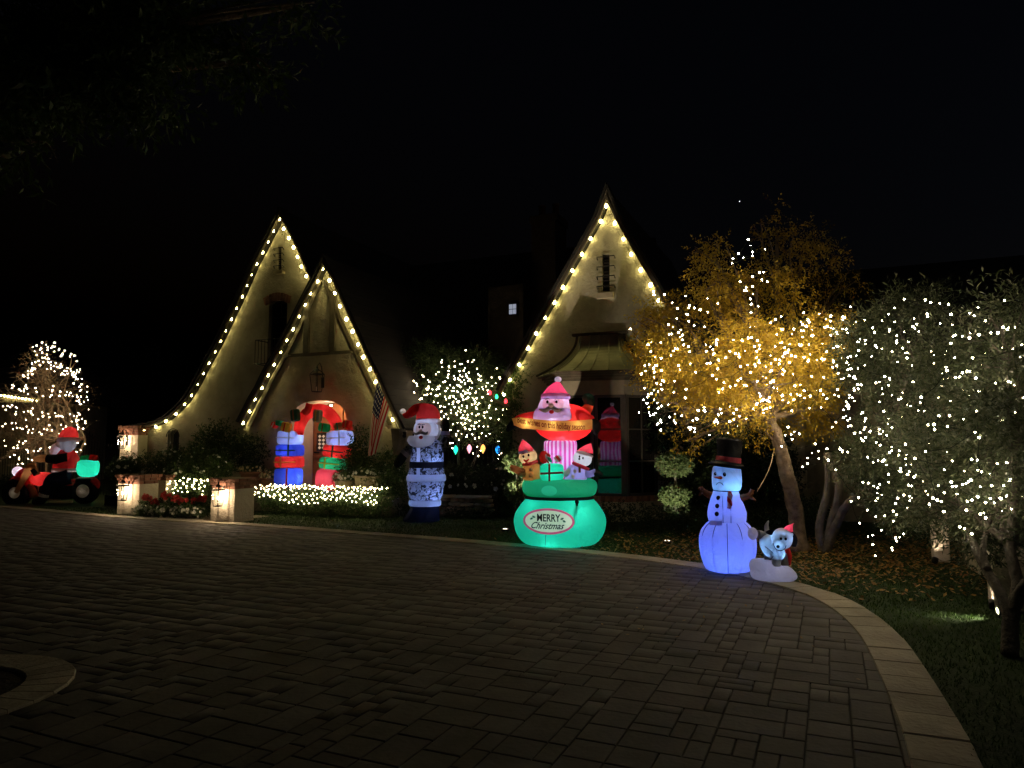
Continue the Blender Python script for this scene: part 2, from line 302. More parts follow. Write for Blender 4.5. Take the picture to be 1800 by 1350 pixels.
# ------------------------------------------------------------------ plants
def foliage(blobs, n, leaf=.05, w=.35, seed=1, per=7, twig=.22, droop=.15, shell=.45, outw=1., fold=.25):
    r = np.random.RandomState(seed); B = np.array([b[:6] for b in blobs], float); wt = np.array([(b[6] if len(b) > 6 else 1) * b[3] * b[4] * b[5] for b in blobs]); wt = wt / wt.sum()
    k = r.choice(len(B), n, p=wt); d = r.normal(size=(n, 3)); d /= np.linalg.norm(d, axis=1)[:, None]
    q = r.rand(n, 1) ** shell; pos = B[k, :3] + d * q * B[k, 3:6]
    td = d * outw + r.normal(size=(n, 3)) * .55; td[:, 2] -= droop; td /= np.linalg.norm(td, axis=1)[:, None]
    ph = r.rand(n, 1) * 6.28; a = np.cross(td, r.normal(size=(n, 3))); a /= np.linalg.norm(a, axis=1)[:, None]; b = np.cross(td, a)
    out = []
    for j in range(per):
        t = (j + r.rand(n, 1)) / per; sgn = 1 if j % 2 else -1
        base = pos + td * twig * t; side = a * np.cos(ph + j * 2.4) + b * np.sin(ph + j * 2.4)
        ld = td * .75 + side * .75 + r.normal(size=(n, 3)) * .22; ld[:, 2] -= droop * .5; ld /= np.linalg.norm(ld, axis=1)[:, None]
        nr = np.cross(ld, td + r.normal(size=(n, 3)) * .5); nr /= np.linalg.norm(nr, axis=1)[:, None] + 1e-9
        L = leaf * (.65 + .7 * r.rand(n, 1)); W_ = L * w
        up = np.cross(nr, ld)
        out.append(np.stack([base, base + ld * L * .5 + nr * W_ * .5 + up * L * fold * .3, base + ld * L, base + ld * L * .5 - nr * W_ * .5 + up * L * fold * .3], 1))
    return np.concatenate(out).reshape(-1, 3)
def flowers(blobs, n, size=.03, seed=1, petals=5, front=None):
    r = np.random.RandomState(seed); B = np.array([b[:6] for b in blobs], float); wt = B[:, 3] * B[:, 5]; wt /= wt.sum(); k = r.choice(len(B), n, p=wt)
    d = r.normal(size=(n, 3)); d[:, 1] = -abs(d[:, 1]); d[:, 2] = abs(d[:, 2]) * .9 - .25; d /= np.linalg.norm(d, axis=1)[:, None]
    pos = B[k, :3] + d * B[k, 3:6] * (1 + .1 * r.rand(n, 1)); out = []
    nrm = d + r.normal(size=(n, 3)) * .3; nrm /= np.linalg.norm(nrm, axis=1)[:, None]; a = np.cross(nrm, r.normal(size=(n, 3))); a /= np.linalg.norm(a, axis=1)[:, None]; b = np.cross(nrm, a)
    s = size * (.6 + .7 * r.rand(n, 1))
    for lay, (el, sc) in enumerate(((.35, 1.), (1.0, .75))):
        for j in range(petals):
            th = 6.283 * j / petals + lay * .6; e = a * math.cos(th) + b * math.sin(th); f = -a * math.sin(th) + b * math.cos(th)
            out.append(np.stack([pos, pos + (e * .6 + f * .42 + nrm * el * .5) * s * sc, pos + (e * 1. + nrm * el) * s * sc, pos + (e * .6 - f * .42 + nrm * el * .5) * s * sc], 1))
    return np.concatenate(out).reshape(-1, 3)
def limbs(mb, p0, r0, blobs, seed=1, sub=4, tiny=5, rt=.006, n=6):
    rg = random.Random(seed); p0 = Vector(p0)
    for bl in blobs:
        c = Vector(bl[:3]); R = Vector(bl[3:6]); mid = p0.lerp(c, .5) + Vector((rg.uniform(-.1, .1), rg.uniform(-.1, .1), rg.uniform(-.05, .15)))
        path = spline([p0, mid, c], 4); mb.tube(path, [r0 * (1 - .65 * i / (len(path) - 1)) for i in range(len(path))], n, False)
        for _ in range(sub):
            d = Vector([rg.gauss(0, 1) for _ in range(3)]).normalized(); e = c + Vector((d.x * R.x, d.y * R.y, d.z * R.z)) * .85; s0 = path[rg.randint(3, len(path) - 1)]
            pth = spline([s0, s0.lerp(e, .5) + Vector((rg.uniform(-.08, .08), rg.uniform(-.08, .08), rg.uniform(0, .1))), e], 3); mb.tube(pth, [r0 * .32 * (1 - .75 * i / (len(pth) - 1)) + rt * .4 for i in range(len(pth))], 5, False)
            for _ in range(tiny):
                s1 = pth[rg.randint(1, len(pth) - 1)]; d2 = (d + Vector([rg.gauss(0, .7) for _ in range(3)])).normalized(); e2 = s1 + d2 * rg.uniform(.15, .45) * R.length * .6
                mb.tube([s1, s1.lerp(e2, .5) + Vector((0, 0, rg.uniform(-.04, .06))), e2], [rt, rt * .8, rt * .4], 3, False)
def pblob(px, py, rx, rz, Y, ry=None, w=1.):                      # an ellipsoid at distance Y
    x, y, z = D(px, py, Y); s = F / Y; return (x, y, z, rx / s, ry if ry else rx / s, rz / s, w)
def clumps(blobs, k, f=.5, seed=1):                               # break smooth masses into many uneven clumps
    r = np.random.RandomState(seed); out = []
    for b in blobs:
        for _ in range(k):
            d = r.normal(size=3); d /= np.linalg.norm(d); q = .25 + .62 * r.rand() ** .5; s = f * (.55 + .75 * r.rand())
            out.append((b[0] + d[0] * b[3] * q, b[1] + d[1] * b[4] * q, b[2] + d[2] * b[5] * q, b[3] * s, b[4] * s, b[5] * s * .85, b[6] if len(b) > 6 else 1.))
    return out
def rough(mb, a, seed=1):
    rg = random.Random(seed); mb.v = [(x + rg.uniform(-a, a), y + rg.uniform(-a, a), z + rg.uniform(-a, a)) for x, y, z in mb.v]; return mb
def rel(blobs, o): return [(b[0] - o[0], b[1] - o[1], b[2] - o[2]) + tuple(b[3:]) for b in blobs]

# ------------------------------------------------------------------ light strings
def bulb_mesh(name, r, h, mat, n=5):
    me = MB().lathe([(r * .45, -h * .5), (r, -h * .2), (r * .85, h * .2), (r * .15, h * .5)], n=n, sm=True); m = bpy.data.meshes.new(name); m.from_pydata([tuple(p) for p in me.v], [], me.f); m.materials.append(mat); return m
def string(name, label, pts, me, wire=True, group=None, cat='string lights', rnd=1., seed=3, bulb='bulb', drop=0., order=False, jig=0.):
    rg = random.Random(seed); pts = [Vector(p) for p in pts]
    if order:
        rest = pts[1:]; out = [pts[0]]
        while rest:
            j = min(range(len(rest)), key=lambda i: (rest[i] - out[-1]).length_squared); out.append(rest.pop(j))
        pts = out
    o = pts[0].copy(); t = thing(name, label, cat, tuple(o), 0, group)
    for p in pts:
        b = link(bulb, me, None, t); b.location = p - o - Vector((rg.uniform(-jig, jig), 0, drop + rg.uniform(-jig, jig)))
        k = rg.uniform(.62, 1.25) if rnd > .8 else rg.uniform(.9, 1.1); b.scale = (k, k, k)
        b.rotation_euler = (rg.uniform(-1, 1) * rnd, rg.uniform(-1, 1) * rnd, rg.uniform(0, 6))
    if wire:
        mb = MB(); seg = []
        for a, b in zip(pts[:-1], pts[1:]):
            if (b - a).length < .9:
                m = (a + b) / 2 + Vector((0, 0, -.12 * (b - a).length)); mb.tube([a - o, m - o, b - o], .0035, 3, False)
        if mb.v: mb.build('wire', M['wire'], t)
    return t
E_WARM = emis('warm_bulb', (1, .81, .50), 150.)
E_NEAR = emis('near_bulb', (1, .84, .58), 75.)
E_GABLE = emis('yellow_bulb', (1, .87, .32), 44.)
E_NET = emis('net_bulb', (1, .84, .44), 30.)
E_FAR = emis('far_bulb', (1, .80, .50), 38.)
B_TREE = bulb_mesh('tree_bulb', .009, .0165, E_WARM)
B_NEAR = bulb_mesh('near_bulb', .0078, .0145, E_NEAR)
B_GABLE = bulb_mesh('gable_bulb', .035, .088, E_GABLE, 6)
B_NET = bulb_mesh('net_bulb', .013, .022, E_NET)
B_FAR = bulb_mesh('far_bulb', .013, .022, E_FAR)
# ------------------------------------------------------------------ ground, lawn, driveway, kerb
def sheet(name, poly, z, mat, kind='structure', sub=0):
    mb = MB(); t = tessellate_polygon([[Vector((a, b, 0)) for a, b in poly]]); v = [(a, b, z) for a, b in poly]
    fs = []
    for q in t:
        a, b, c = [Vector(v[i]) for i in q]
        fs.append(tuple(q) if (b - a).cross(c - a).z > 0 else tuple(reversed(q)))
    mb.add(v, fs); return mb.build(name, mat, None, None, kind)
mb = MB(); mb.add([(-900, -900, -.09), (900, -900, -.09), (900, 900, -.09), (-900, 900, -.09)], [(0, 1, 2, 3)]); mb.build('ground', M['soil'], None, None, 'structure')
KP = [(-420, 868), (-200, 877), (0, 889), (100, 897), (203, 906), (330, 914), (450, 921), (600, 932), (760, 944), (920, 957), (1080, 972), (1230, 991), (1330, 1008), (1405, 1026), (1470, 1045), (1530, 1075), (1575, 1110), (1610, 1150), (1650, 1210), (1690, 1275), (1730, 1350)]
kp = [Vector((*G(*p), 0)) for p in KP]; kp = kp + [kp[-1] + Vector((-.75, -1.6, 0)), kp[-1] + Vector((-1.9, -3.6, 0)), kp[-1] + Vector((-3.4, -5.6, 0))]
kc = spline(kp, 8)
def resample(path, step):
    out = [path[0]]; acc = 0.
    for a, b in zip(path[:-1], path[1:]):
        L = (b - a).length; p = 0.
        while acc + (L - p) >= step:
            p += step - acc; out.append(a.lerp(b, p / L)); acc = 0.
        acc += L - p
    return out
kout = resample(kc, .36); KW = .33
def offs(path, d):
    o = []
    for i, p in enumerate(path):
        t = (path[min(i + 1, len(path) - 1)] - path[max(i - 1, 0)]).normalized(); o.append(p + Vector((t.y, -t.x, 0)) * d)
    return o
kin = offs(kout, KW)                                              # on the driveway side
dpoly = [(p.x, p.y) for p in offs(kout, KW * .5)] + [(-9, -7), (-45, -7), (-45, 24)]
sheet('driveway', dpoly, -.012, M['joint']); drive = bpy.data.objects['driveway']
lawn_poly = [(p.x, p.y) for p in offs(kout, .03)] + [(12, -8), (22, 4), (16, 22), (4, 24), (-12, 30), (-34, 36), (-45, 30)]
sheet('lawn', lawn_poly, -.012, M['lawn'])
kerb = thing('kerb', 'pale stone border band edging the curved paver driveway', 'kerb'); del kerb['category'], kerb['label']; kerb['kind'] = 'structure'
rg = random.Random(5)
for i in range(len(kout) - 1):
    a, b, c, d = kout[i], kout[i + 1], kin[i + 1], kin[i]; g = .007; ctr = (a + b + c + d) / 4; z = .012 + rg.uniform(-.002, .003); q = []
    for p in (a, b, c, d): q.append(ctr + (p - ctr) * (1 - g * 3.))
    w = [ctr + (p - ctr) * .95 for p in (a, b, c, d)]
    # an intermediate point on the outer edge keeps the curve smooth
    vs = [(p.x, p.y, -.05) for p in q] + [(p.x, p.y, z - .008) for p in q] + [(p.x, p.y, z + rg.uniform(-.0015, .0015)) for p in w]
    MB().add(vs, [(0, 4, 5, 1), (1, 5, 6, 2), (2, 6, 7, 3), (3, 7, 4, 0), (4, 8, 9, 5), (5, 9, 10, 6), (6, 10, 11, 7), (7, 11, 8, 4), (8, 11, 10, 9)]).build('kerb_stone', M['kerb'], kerb)
# pavers: random ashlar of whole units, laid square to the house
def inside(poly, X, Y):
    X = np.asarray(X); Y = np.asarray(Y); r = np.zeros(X.shape, bool); n = len(poly)
    for i in range(n):
        x1, y1 = poly[i]; x2, y2 = poly[(i + 1) % n]
        c = ((y1 > Y) != (y2 > Y)) & (X < (x2 - x1) * (Y - y1) / (y2 - y1 + 1e-12) + x1); r ^= c
    return r
pin = [(p.x, p.y) for p in offs(kout, KW - .12)] + [(-9, -7), (-45, -7), (-45, 24)]
UN = .115; nu, nv = 252, 202; occ = np.zeros((nu, nv), bool); u0, v0 = -21.5, -21.3; P = []
shapes = [(2, 2), (2, 2), (3, 2), (2, 3), (1, 2), (2, 1), (3, 2), (1, 1)]
rg = random.Random(11)
for j in range(nv):
    for i in range(nu):
        if occ[i, j]: continue
        c = [s for s in shapes if i + s[0] <= nu and j + s[1] <= nv and not occ[i:i + s[0], j:j + s[1]].any()]
        s = rg.choice([q for q in c if q != (1, 1)] or c) if rg.random() < .97 else rg.choice(c)
        occ[i:i + s[0], j:j + s[1]] = True; P.append((i, j, s[0], s[1]))
P = np.array(P, float); cu = u0 + (P[:, 0] + P[:, 2] / 2) * UN; cv = v0 + (P[:, 1] + P[:, 3] / 2) * UN
cx = HO[0] + cu * HU_[0] + cv * HV_[0]; cyy = HO[1] + cu * HU_[1] + cv * HV_[1]
ISL = (-3.72, 4.70, .80)
dax = np.clip(cx, -7.5, ISL[0]); keep = inside(pin, cx, cyy) & ~((np.hypot(cx - dax, cyy - (ISL[1])) < ISL[2] - .08))
P, cu, cv, cx, cyy = P[keep], cu[keep], cv[keep], cx[keep], cyy[keep]
ang = np.abs(np.arctan2(cx, np.maximum(cyy, .01))); vis = (cyy > 2.2) & (ang < .66); size = P[:, 2] * P[:, 3] / np.maximum(cyy, .5) ** 3 * vis
order = np.argsort(-size); single = set(order[:300].tolist()); r = np.random.RandomState(3)
allv = []; allf = []; ms = {}
def paver_verts(w, h, zt, tilt):
    g = .0035; a, b = w / 2 - g, h / 2 - g; c, d = a - .005, b - .005
    q = [(-a, -b), (a, -b), (a, b), (-a, b)]; k = [(-c, -d), (c, -d), (c, d), (-c, d)]
    return [(x, y, -.03) for x, y in q] + [(x, y, zt - .003 + x * tilt[0] + y * tilt[1]) for x, y in q] + [(x, y, zt + x * tilt[0] + y * tilt[1]) for x, y in k]
PF = [(0, 1, 5, 4), (1, 2, 6, 5), (2, 3, 7, 6), (3, 0, 4, 7), (4, 5, 9, 8), (5, 6, 10, 9), (6, 7, 11, 10), (7, 4, 8, 11), (8, 9, 10, 11)]
bv = []; ca, sa = math.cos(-HA), math.sin(-HA)
for k in range(len(P)):
    w, h = P[k, 2] * UN, P[k, 3] * UN; tl = (r.normal() * .0018, r.normal() * .0018); zt = r.normal() * .0007
    if k in single:
        key = (round(w, 3), round(h, 3), r.randint(3))
        if key not in ms:
            me = bpy.data.meshes.new('paver'); me.from_pydata(paver_verts(w, h, 0, tl), [], PF); me.materials.append(M['paver']); ms[key] = me
        o = link('paver', ms[key], None, drive); o.location = (cx[k], cyy[k], zt); o.rotation_euler = (0, 0, -HA + r.normal() * .006)
    else:
        vv = paver_verts(w, h, zt, tl); bv.append([(cx[k] + x * ca - y * sa, cyy[k] + x * sa + y * ca, z) for x, y, z in vv])
A = np.array(bv, dtype=np.float32); n = len(A); fidx = np.array(PF, dtype=np.int32)[None] + (np.arange(n, dtype=np.int32) * 12)[:, None, None]
me = bpy.data.meshes.new('far_pavers'); me.vertices.add(n * 12); me.vertices.foreach_set('co', A.ravel()); me.loops.add(n * 36); me.loops.foreach_set('vertex_index', fidx.ravel())
me.polygons.add(n * 9); me.polygons.foreach_set('loop_start', np.arange(n * 9, dtype=np.int32) * 4); me.polygons.foreach_set('loop_total', np.full(n * 9, 4, dtype=np.int32)); me.update(calc_edges=True)
mpv = M['paver'].copy(); t = mpv.node_tree                        # same paver, tone picked per piece of the joined mesh
oi = [q for q in t.nodes if q.type == 'OBJECT_INFO'][0]; mr = [q for q in t.nodes if q.type == 'MAP_RANGE'][0]; gg = t.nodes.new('ShaderNodeNewGeometry'); t.links.new(gg.outputs['Random Per Island'], mr.inputs[0])
link('paving', me, mpv, drive, kind='stuff')
# island at the left with its own border
isl = thing('planting_island', 'rounded driveway island edged with pale stones in the dark foreground', 'island', (ISL[0], ISL[1], 0))
path = [Vector((-4.2, -ISL[2], 0))] + [Vector((math.sin(a) * ISL[2], -math.cos(a) * ISL[2], 0)) for a in np.linspace(0, math.pi, 24)] + [Vector((-4.2, ISL[2], 0))]
pp = resample(path, .165); pi_ = offs(pp, -.30)
for i in range(len(pp) - 1):
    ctr = (pp[i] + pp[i + 1] + pi_[i] + pi_[i + 1]) / 4; q = [ctr + (p - ctr) * .975 for p in (pp[i], pp[i + 1], pi_[i + 1], pi_[i])]; w = [ctr + (p - ctr) * .93 for p in (pp[i], pp[i + 1], pi_[i + 1], pi_[i])]
    vs = [(p.x, p.y, -.03) for p in q] + [(p.x, p.y, .012) for p in q] + [(p.x, p.y, .02) for p in w]
    MB().add(vs, [(0, 1, 5, 4), (1, 2, 6, 5), (2, 3, 7, 6), (3, 0, 4, 7), (4, 5, 9, 8), (5, 6, 10, 9), (6, 7, 11, 10), (7, 4, 8, 11), (8, 9, 10, 11)]).build('kerb_stone', M['kerb'], isl)
mb = MB(); mb.prism([(p.x, p.y) for p in pi_] + [], -.03, .0, 'z'); mb.build('planting_soil', M['soil'], isl)

# grass blades and fallen leaves
r = np.random.RandomState(8)
def scatter(n, x0, x1, y0, y1, poly, powy=1.):
    X = x0 + (x1 - x0) * r.rand(n); Y = y0 + (y1 - y0) * r.rand(n) ** powy; k = inside(poly, X, Y); return X[k], Y[k]
X, Y = scatter(420000, -16, 9, 1.5, 18, lawn_poly); k = np.abs(X / Y) < .80; X, Y = X[k], Y[k]
k = r.rand(len(X)) < np.clip(9 / Y ** 1.1, .2, 1); X, Y = X[k], Y[k]; n = len(X)
uu, vv = (X - HO[0]) * HU_[0] + (Y - HO[1]) * HU_[1], (X - HO[0]) * HV_[0] + (Y - HO[1]) * HV_[1]
k = (vv < -1.2) | (uu > 4.5); X, Y = X[k], Y[k]; n = len(X)
a = r.rand(n) * 6.28; hgt = .018 + .02 * r.rand(n); w = .003 + .0016 * r.rand(n) + Y * .0003; ln = r.normal(size=(n, 2)) * .012
b = np.stack([X, Y, np.full(n, -.014)], 1); e = np.stack([np.cos(a) * w, np.sin(a) * w, np.zeros(n)], 1); tp = b + np.stack([ln[:, 0], ln[:, 1], hgt], 1)
M['grass'] = leafmat('grass_blade', [(.02, .05, .008), (.045, .09, .015), (.07, .11, .03)], .3)
npmesh('grass', np.stack([b - e, b + e, tp], 1), 3, M['grass'], kind='stuff', label='short green grass of the front lawn beside the driveway')
n = 7000; X = 4.6 + r.normal(size=n) * 1.9; Y = 10.3 + r.normal(size=n) * 1.35; k = inside(lawn_poly, X, Y) & (Y > 7.3); X, Y = X[k], Y[k]; n = len(X)
a = r.rand(n) * 6.28; L = .02 + .018 * r.rand(n); tz = r.normal(size=(n, 2)) * .35; e = np.stack([np.cos(a), np.sin(a), tz[:, 0]], 1) * L[:, None]; f = np.stack([-np.sin(a), np.cos(a), tz[:, 1]], 1) * L[:, None] * .55
b = np.stack([X, Y, .016 + .012 * r.rand(n)], 1)
npmesh('fallen_leaves', np.stack([b - e, b + f, b + e, b - f], 1), 4, M['fallen'], kind='stuff', label='fallen yellow leaves lying under the lit tree')
n = 260; X = 2.6 + r.normal(size=n) * 1.6; Y = 8.1 + r.normal(size=n) * 1.1; k = ~inside(lawn_poly, X, Y); X, Y = X[k], Y[k]; n = len(X); a = r.rand(n) * 6.28; L = .012 + .012 * r.rand(n)
e = np.stack([np.cos(a), np.sin(a), r.normal(size=n) * .2], 1) * L[:, None]; f = np.stack([-np.sin(a), np.cos(a), 0 * a], 1) * L[:, None] * .5; b = np.stack([X, Y, np.full(n, .018)], 1)
npmesh('leaf_litter', np.stack([b - e, b + f, b + e, b - f], 1), 4, M['fallen'], kind='stuff', label='small stray leaves blown onto the pavers')

# ------------------------------------------------------------------ the house
house = hthing('storybook_house', 'steep gabled stucco cottage with a flared left wall and copper roofed bay window', 'house', 0, 0)
def HPs(L, v): return [HP(*p, v) for p in L]
def offp(L, d):                                                   # push a 2D polyline outward
    o = []
    for i, p in enumerate(L):
        a, b = L[max(i - 1, 0)], L[min(i + 1, len(L) - 1)]; tx, tz = b[0] - a[0], b[1] - a[1]; l = math.hypot(tx, tz); o.append((p[0] - tz / l * d, p[1] + tx / l * d))
    return o
# left gable
LB = [(490, 386), (476, 414), (462, 441), (447, 470), (434, 500), (420, 531), (405, 562), (390, 594), (375, 622), (360, 650), (346, 677), (331, 702), (314, 722), (296, 738), (278, 748), (256, 755), (234, 758)]
RB = [(490, 386), (503, 410), (517, 438), (531, 470), (545, 502), (570, 556), (597, 614), (625, 672)]
VB = -.20
lbl, rbl = HPs(LB, VB), HPs(RB, VB)
wl = [(lbl[0][0], lbl[0][1] + .06)] + offp(lbl[::-1], .04)[::-1][1:]; wr = offp(rbl, .04)[1:]
outer = [wl[0]] + wr + [(wr[-1][0], .0), (wl[-1][0], .0)] + wl[1:][::-1]
slit = HPs([(488, 433), (494.5, 433), (494.5, 474), (488, 474)], 0)
wx0, wz0 = HP(470, 640, 0); wx1, wz1 = HP(505, 534, 0)
arch = [(wx0, wz0), (wx1, wz0)] + [((wx0 + wx1) / 2 + (wx1 - wx0) / 2 * math.cos(a), wz1 + .13 * math.sin(a)) for a in np.linspace(0, math.pi, 9)]
nx0, nz0 = HP(294, 800, 0); nx1, nz1 = HP(315, 768, 0)
niche = [(nx0, .9), (nx1, .9)] + [((nx0 + nx1) / 2 + (nx1 - nx0) / 2 * math.cos(a), nz1 + .2 * math.sin(a)) for a in np.linspace(0, math.pi, 9)]
holed(outer, [slit, arch, niche], 0, .3).build('gable_wall', M['stucco'], house)
def gable_roof(left, right, v_end, name='gable_roof', d0=.09, d1=.17, v_front=-.18):
    # left: points from apex down the left, right: apex down the right (x,z)
    line = left[::-1] + right[1:]; ia = len(left) - 1
    def off(d):
        L = offp(left[::-1], d)[:-1]; R = offp(right, d)[1:]; ap = left[0]; 
        dz = d / math.cos(math.atan2(abs(right[1][1] - right[0][1]), abs(right[1][0] - right[0][0]))); return L + [(ap[0], ap[1] + dz)] + R
    A, B, Cc = off(d0), off(d1), off(d1 + .035)
    rf = MB().strip(A, B, v_front + .05, v_end).build(name, M['roof'], house)
    MB().strip(off(d0 - .03), off(d1 - .02), v_front, v_front + .05).build('fascia_board', M['trim'], house)
    MB().strip(off(d1 - .015), Cc, v_front - .05, v_front + .3).build('roof_verge', M['roof'], house)
    MB().strip(off(d0 - .02), off(d0 + .01), v_front - .025, v_front - .001).build('fascia_moulding', M['trim'], house)
gable_roof(lbl, rbl, 8.)
# vents with iron bars, sill boxes
def vent(px0, px1, py0, py1, bars, barx, sill):
    a, b = HP(px0, py1, 0), HP(px1, py0, 0); MB().box(a[0], b[0], .1, .14, a[1], b[1]).build('vent_louvre', M['winframe'], house)
    v = MB()
    n = 12
    for i in range(n): z = a[1] + (b[1] - a[1]) * (i + .5) / n; v.box(a[0], b[0], .04, .08, z - .012, z + .012)
    v.build('vent_slats', M['winframe'], house, kind='stuff')
    for by in bars:
        x0, z = HP(barx[0], by, -.05); x1, _ = HP(barx[1], by, -.05)
        MB().tube([(x0, 0, z - .05), (x0, -.06, z), (x1, -.06, z), (x1, 0, z - .05)], .012, 6).build('iron_bar', M['iron'], house)
    a, b = HP(sill[0], sill[3], -.1), HP(sill[1], sill[2], -.1); s = MB().box(a[0], b[0], -.12, 0, a[1], b[1]); s.build('vent_sill', M['stonepot'], house)
vent(488, 494.5, 433, 474, (437, 447, 458, 468), (481, 497), (481, 497, 475, 482))
def window(u0, u1, z0, z1, v, nc, nr, parent, fr=.05, bar=.022, th=.05, Mx=None, recess=.0):
    w = MB(); w.box(u0, u1, v, v + th, z0, z0 + fr, Mx); w.box(u0, u1, v, v + th, z1 - fr, z1, Mx); w.box(u0, u0 + fr, v, v + th, z0 + fr, z1 - fr, Mx); w.box(u1 - fr, u1, v, v + th, z0 + fr, z1 - fr, Mx)
    W0, W1, Z0, Z1 = u0 + fr, u1 - fr, z0 + fr, z1 - fr
    for i in range(1, nc): x = W0 + (W1 - W0) * i / nc; w.box(x - bar / 2, x + bar / 2, v + .008, v + th - .008, Z0, Z1, Mx)
    for j in range(1, nr):
        z = Z0 + (Z1 - Z0) * j / nr
        for i in range(nc):
            xa = W0 + (W1 - W0) * i / nc + (bar / 2 if i else 0); xb = W0 + (W1 - W0) * (i + 1) / nc - (bar / 2 if i < nc - 1 else 0); w.box(xa, xb, v + .010, v + th - .010, z - bar / 2, z + bar / 2, Mx)
    f = w.build('window_frame', M['winframe'], parent)
    for i in range(nc):
        for j in range(nr):
            xa, xb = W0 + (W1 - W0) * i / nc, W0 + (W1 - W0) * (i + 1) / nc; za, zb = Z0 + (Z1 - Z0) * j / nr, Z0 + (Z1 - Z0) * (j + 1) / nr
            MB().box(xa, xb, v + th * .5, v + th * .5 + .006, za, zb, Mx).build('pane', M['glass'], f if parent is house else parent)
    return f
window(wx0 - .01, wx1 + .01, wz0 - .02, wz1 + .14, .12, 2, 4, house)
bw = (wx1 - wx0 + .24) / 9
bm_br = MB().bbox(0, 0, 0, bw * .92, .12, .21, .008); me_arch = bpy.data.meshes.new('brick'); me_arch.from_pydata([tuple(p) for p in bm_br.v], [], bm_br.f); me_arch.materials.append(M['brick'])
for i in range(9):
    x = wx0 - .12 + bw * (i + .5); q = (x - (wx0 + wx1) / 2) / ((wx1 - wx0) / 2 + .12); o = link('brick', me_arch, None, house); o.location = (x, -.035, wz1 + .13 + .09 - .13 * q * q); o.rotation_euler = (0, q * .32, 0)
rl = MB(); x0, zt = HP(449, 598, -.45); x1, _ = HP(500, 598, -.45); zb = HP(450, 640, -.45)[1]
for zz in (zt, zb): rl.tube([(x0, 0, zz), (x0, -.45, zz), (x1, -.45, zz), (x1, 0, zz)], .014, 6)
for i in range(10): x = x0 + (x1 - x0) * i / 9; rl.tube([(x, -.45, zb), (x, -.45, zt)], .008, 5)
rl.build('balcony_railing', M['iron'], house)
MB().box(nx0 - .02, nx1 + .02, .2, .24, .88, nz1 + .22).build('niche_back', M['winframe'], house)
gr = MB()
for i in range(4): x = nx0 + (nx1 - nx0) * (i + .5) / 4; gr.tube([(x, .0, .9), (x, -.04, 1.0), (x, -.04, nz1 + .1), (x, .0, nz1 + .2)], .010, 5)
for z in (1.1, 1.35, 1.6): gr.tube([(nx0 - .05, 0, z), (nx0 - .03, -.04, z), (nx1 + .03, -.04, z), (nx1 + .05, 0, z)], .010, 5)
gr.tube([((nx0 + nx1) / 2 + (nx1 - nx0) / 2 * 1.15 * math.cos(a), -.03, nz1 + .24 * math.sin(a)) for a in np.linspace(0, math.pi, 11)], .013, 5)
gr.build('niche_grille', M['iron'], house)
# porch gable, one metre forward
PV = -1.0
PLB = [(567, 472), (559, 491), (548, 511), (537, 532), (526, 554), (515, 577), (503, 599), (492, 621), (480, 642), (468, 664), (457, 687), (445, 707), (434, 729), (424, 748)]
PRB = [(567, 472), (577, 490), (587, 512), (597, 535), (608, 558), (618, 580), (628, 602), (638, 625), (648, 647), (659, 668), (672, 700), (690, 737), (701, 760)]
plb, prb = HPs(PLB, PV + VB), HPs(PRB, PV + VB); DZ = .42
dl, dr_ = HP(510, 800, PV)[0], HP(609, 800, PV)[0]; dm = (dl + dr_) / 2; dh = HP(560, 704, PV)[1]; hw = (dr_ - dl) / 2
da = [(dm + hw * math.copysign(abs(math.cos(a)) ** .75, math.cos(a)), dh - .62 + .62 * math.sin(a) ** .8) for a in np.linspace(0, math.pi, 17)]
wl, wr = [(plb[0][0], plb[0][1] + .06)] + offp(plb[::-1], .04)[::-1][1:], offp(prb, .04)[1:]
outer = [wl[0]] + wr + [(wr[-1][0], DZ), (dr_, DZ)] + da + [(dl, DZ), (wl[-1][0], DZ)] + wl[1:][::-1]
holed(outer, [], PV, PV + .34).build('porch_wall', M['stucco'], house)
MB().box(wl[-1][0] - .1, wl[-1][0] - .002, PV + .02, 0, 0, wl[-1][1] - .1).build('porch_side_wall', M['stucco'], house)
MB().box(wr[-1][0] + .002, wr[-1][0] + .1, PV + .02, 0, 0, wr[-1][1] - .1).build('porch_side_wall', M['stucco'], house)
L0, R0 = [plb[0]] + plb[1:], prb
line_v = PV - .42
def porch_roof():
    global house
    gable_roof(plb, prb, 4.5, 'porch_roof', v_front=PV - .18)
porch_roof()
# inner raking timbers and posts
def rake(L, d0, d1, v0, v1):
    A = offp(L, d0); B = offp(L, d1); MB().strip(A, B, v0, v1).build('raking_timber', M['timber'], house)
il = HPs([(562, 493), (540, 545), (515, 597), (497, 632), (470, 682), (437, 750)], PV); ir = HPs([(572, 493), (595, 545), (616, 592), (634, 628), (655, 672), (690, 748)], PV)
MB().strip(il, [(u + .11, z) for u, z in il], PV - .05, PV).build('raking_timber', M['timber'], house)
MB().strip([(u - .09, z) for u, z in ir], ir, PV - .05, PV).build('raking_timber', M['timber'], house)
a, b = HP(497, 629, PV), HP(636, 615, PV); MB().box(a[0] + .06, b[0] - .05, PV - .08, PV, a[1], b[1]).build('cross_beam', M['timber'], house)
for p0, p1 in ((535, 547), (580.5, 592)):
    a, c = HP(p0, 615, PV), HP(p1, 508 if p0 < 560 else 512, PV); MB().box(a[0], c[0], PV - .06, PV, b[1] + .002, c[1]).build('timber_post', M['timber'], house)
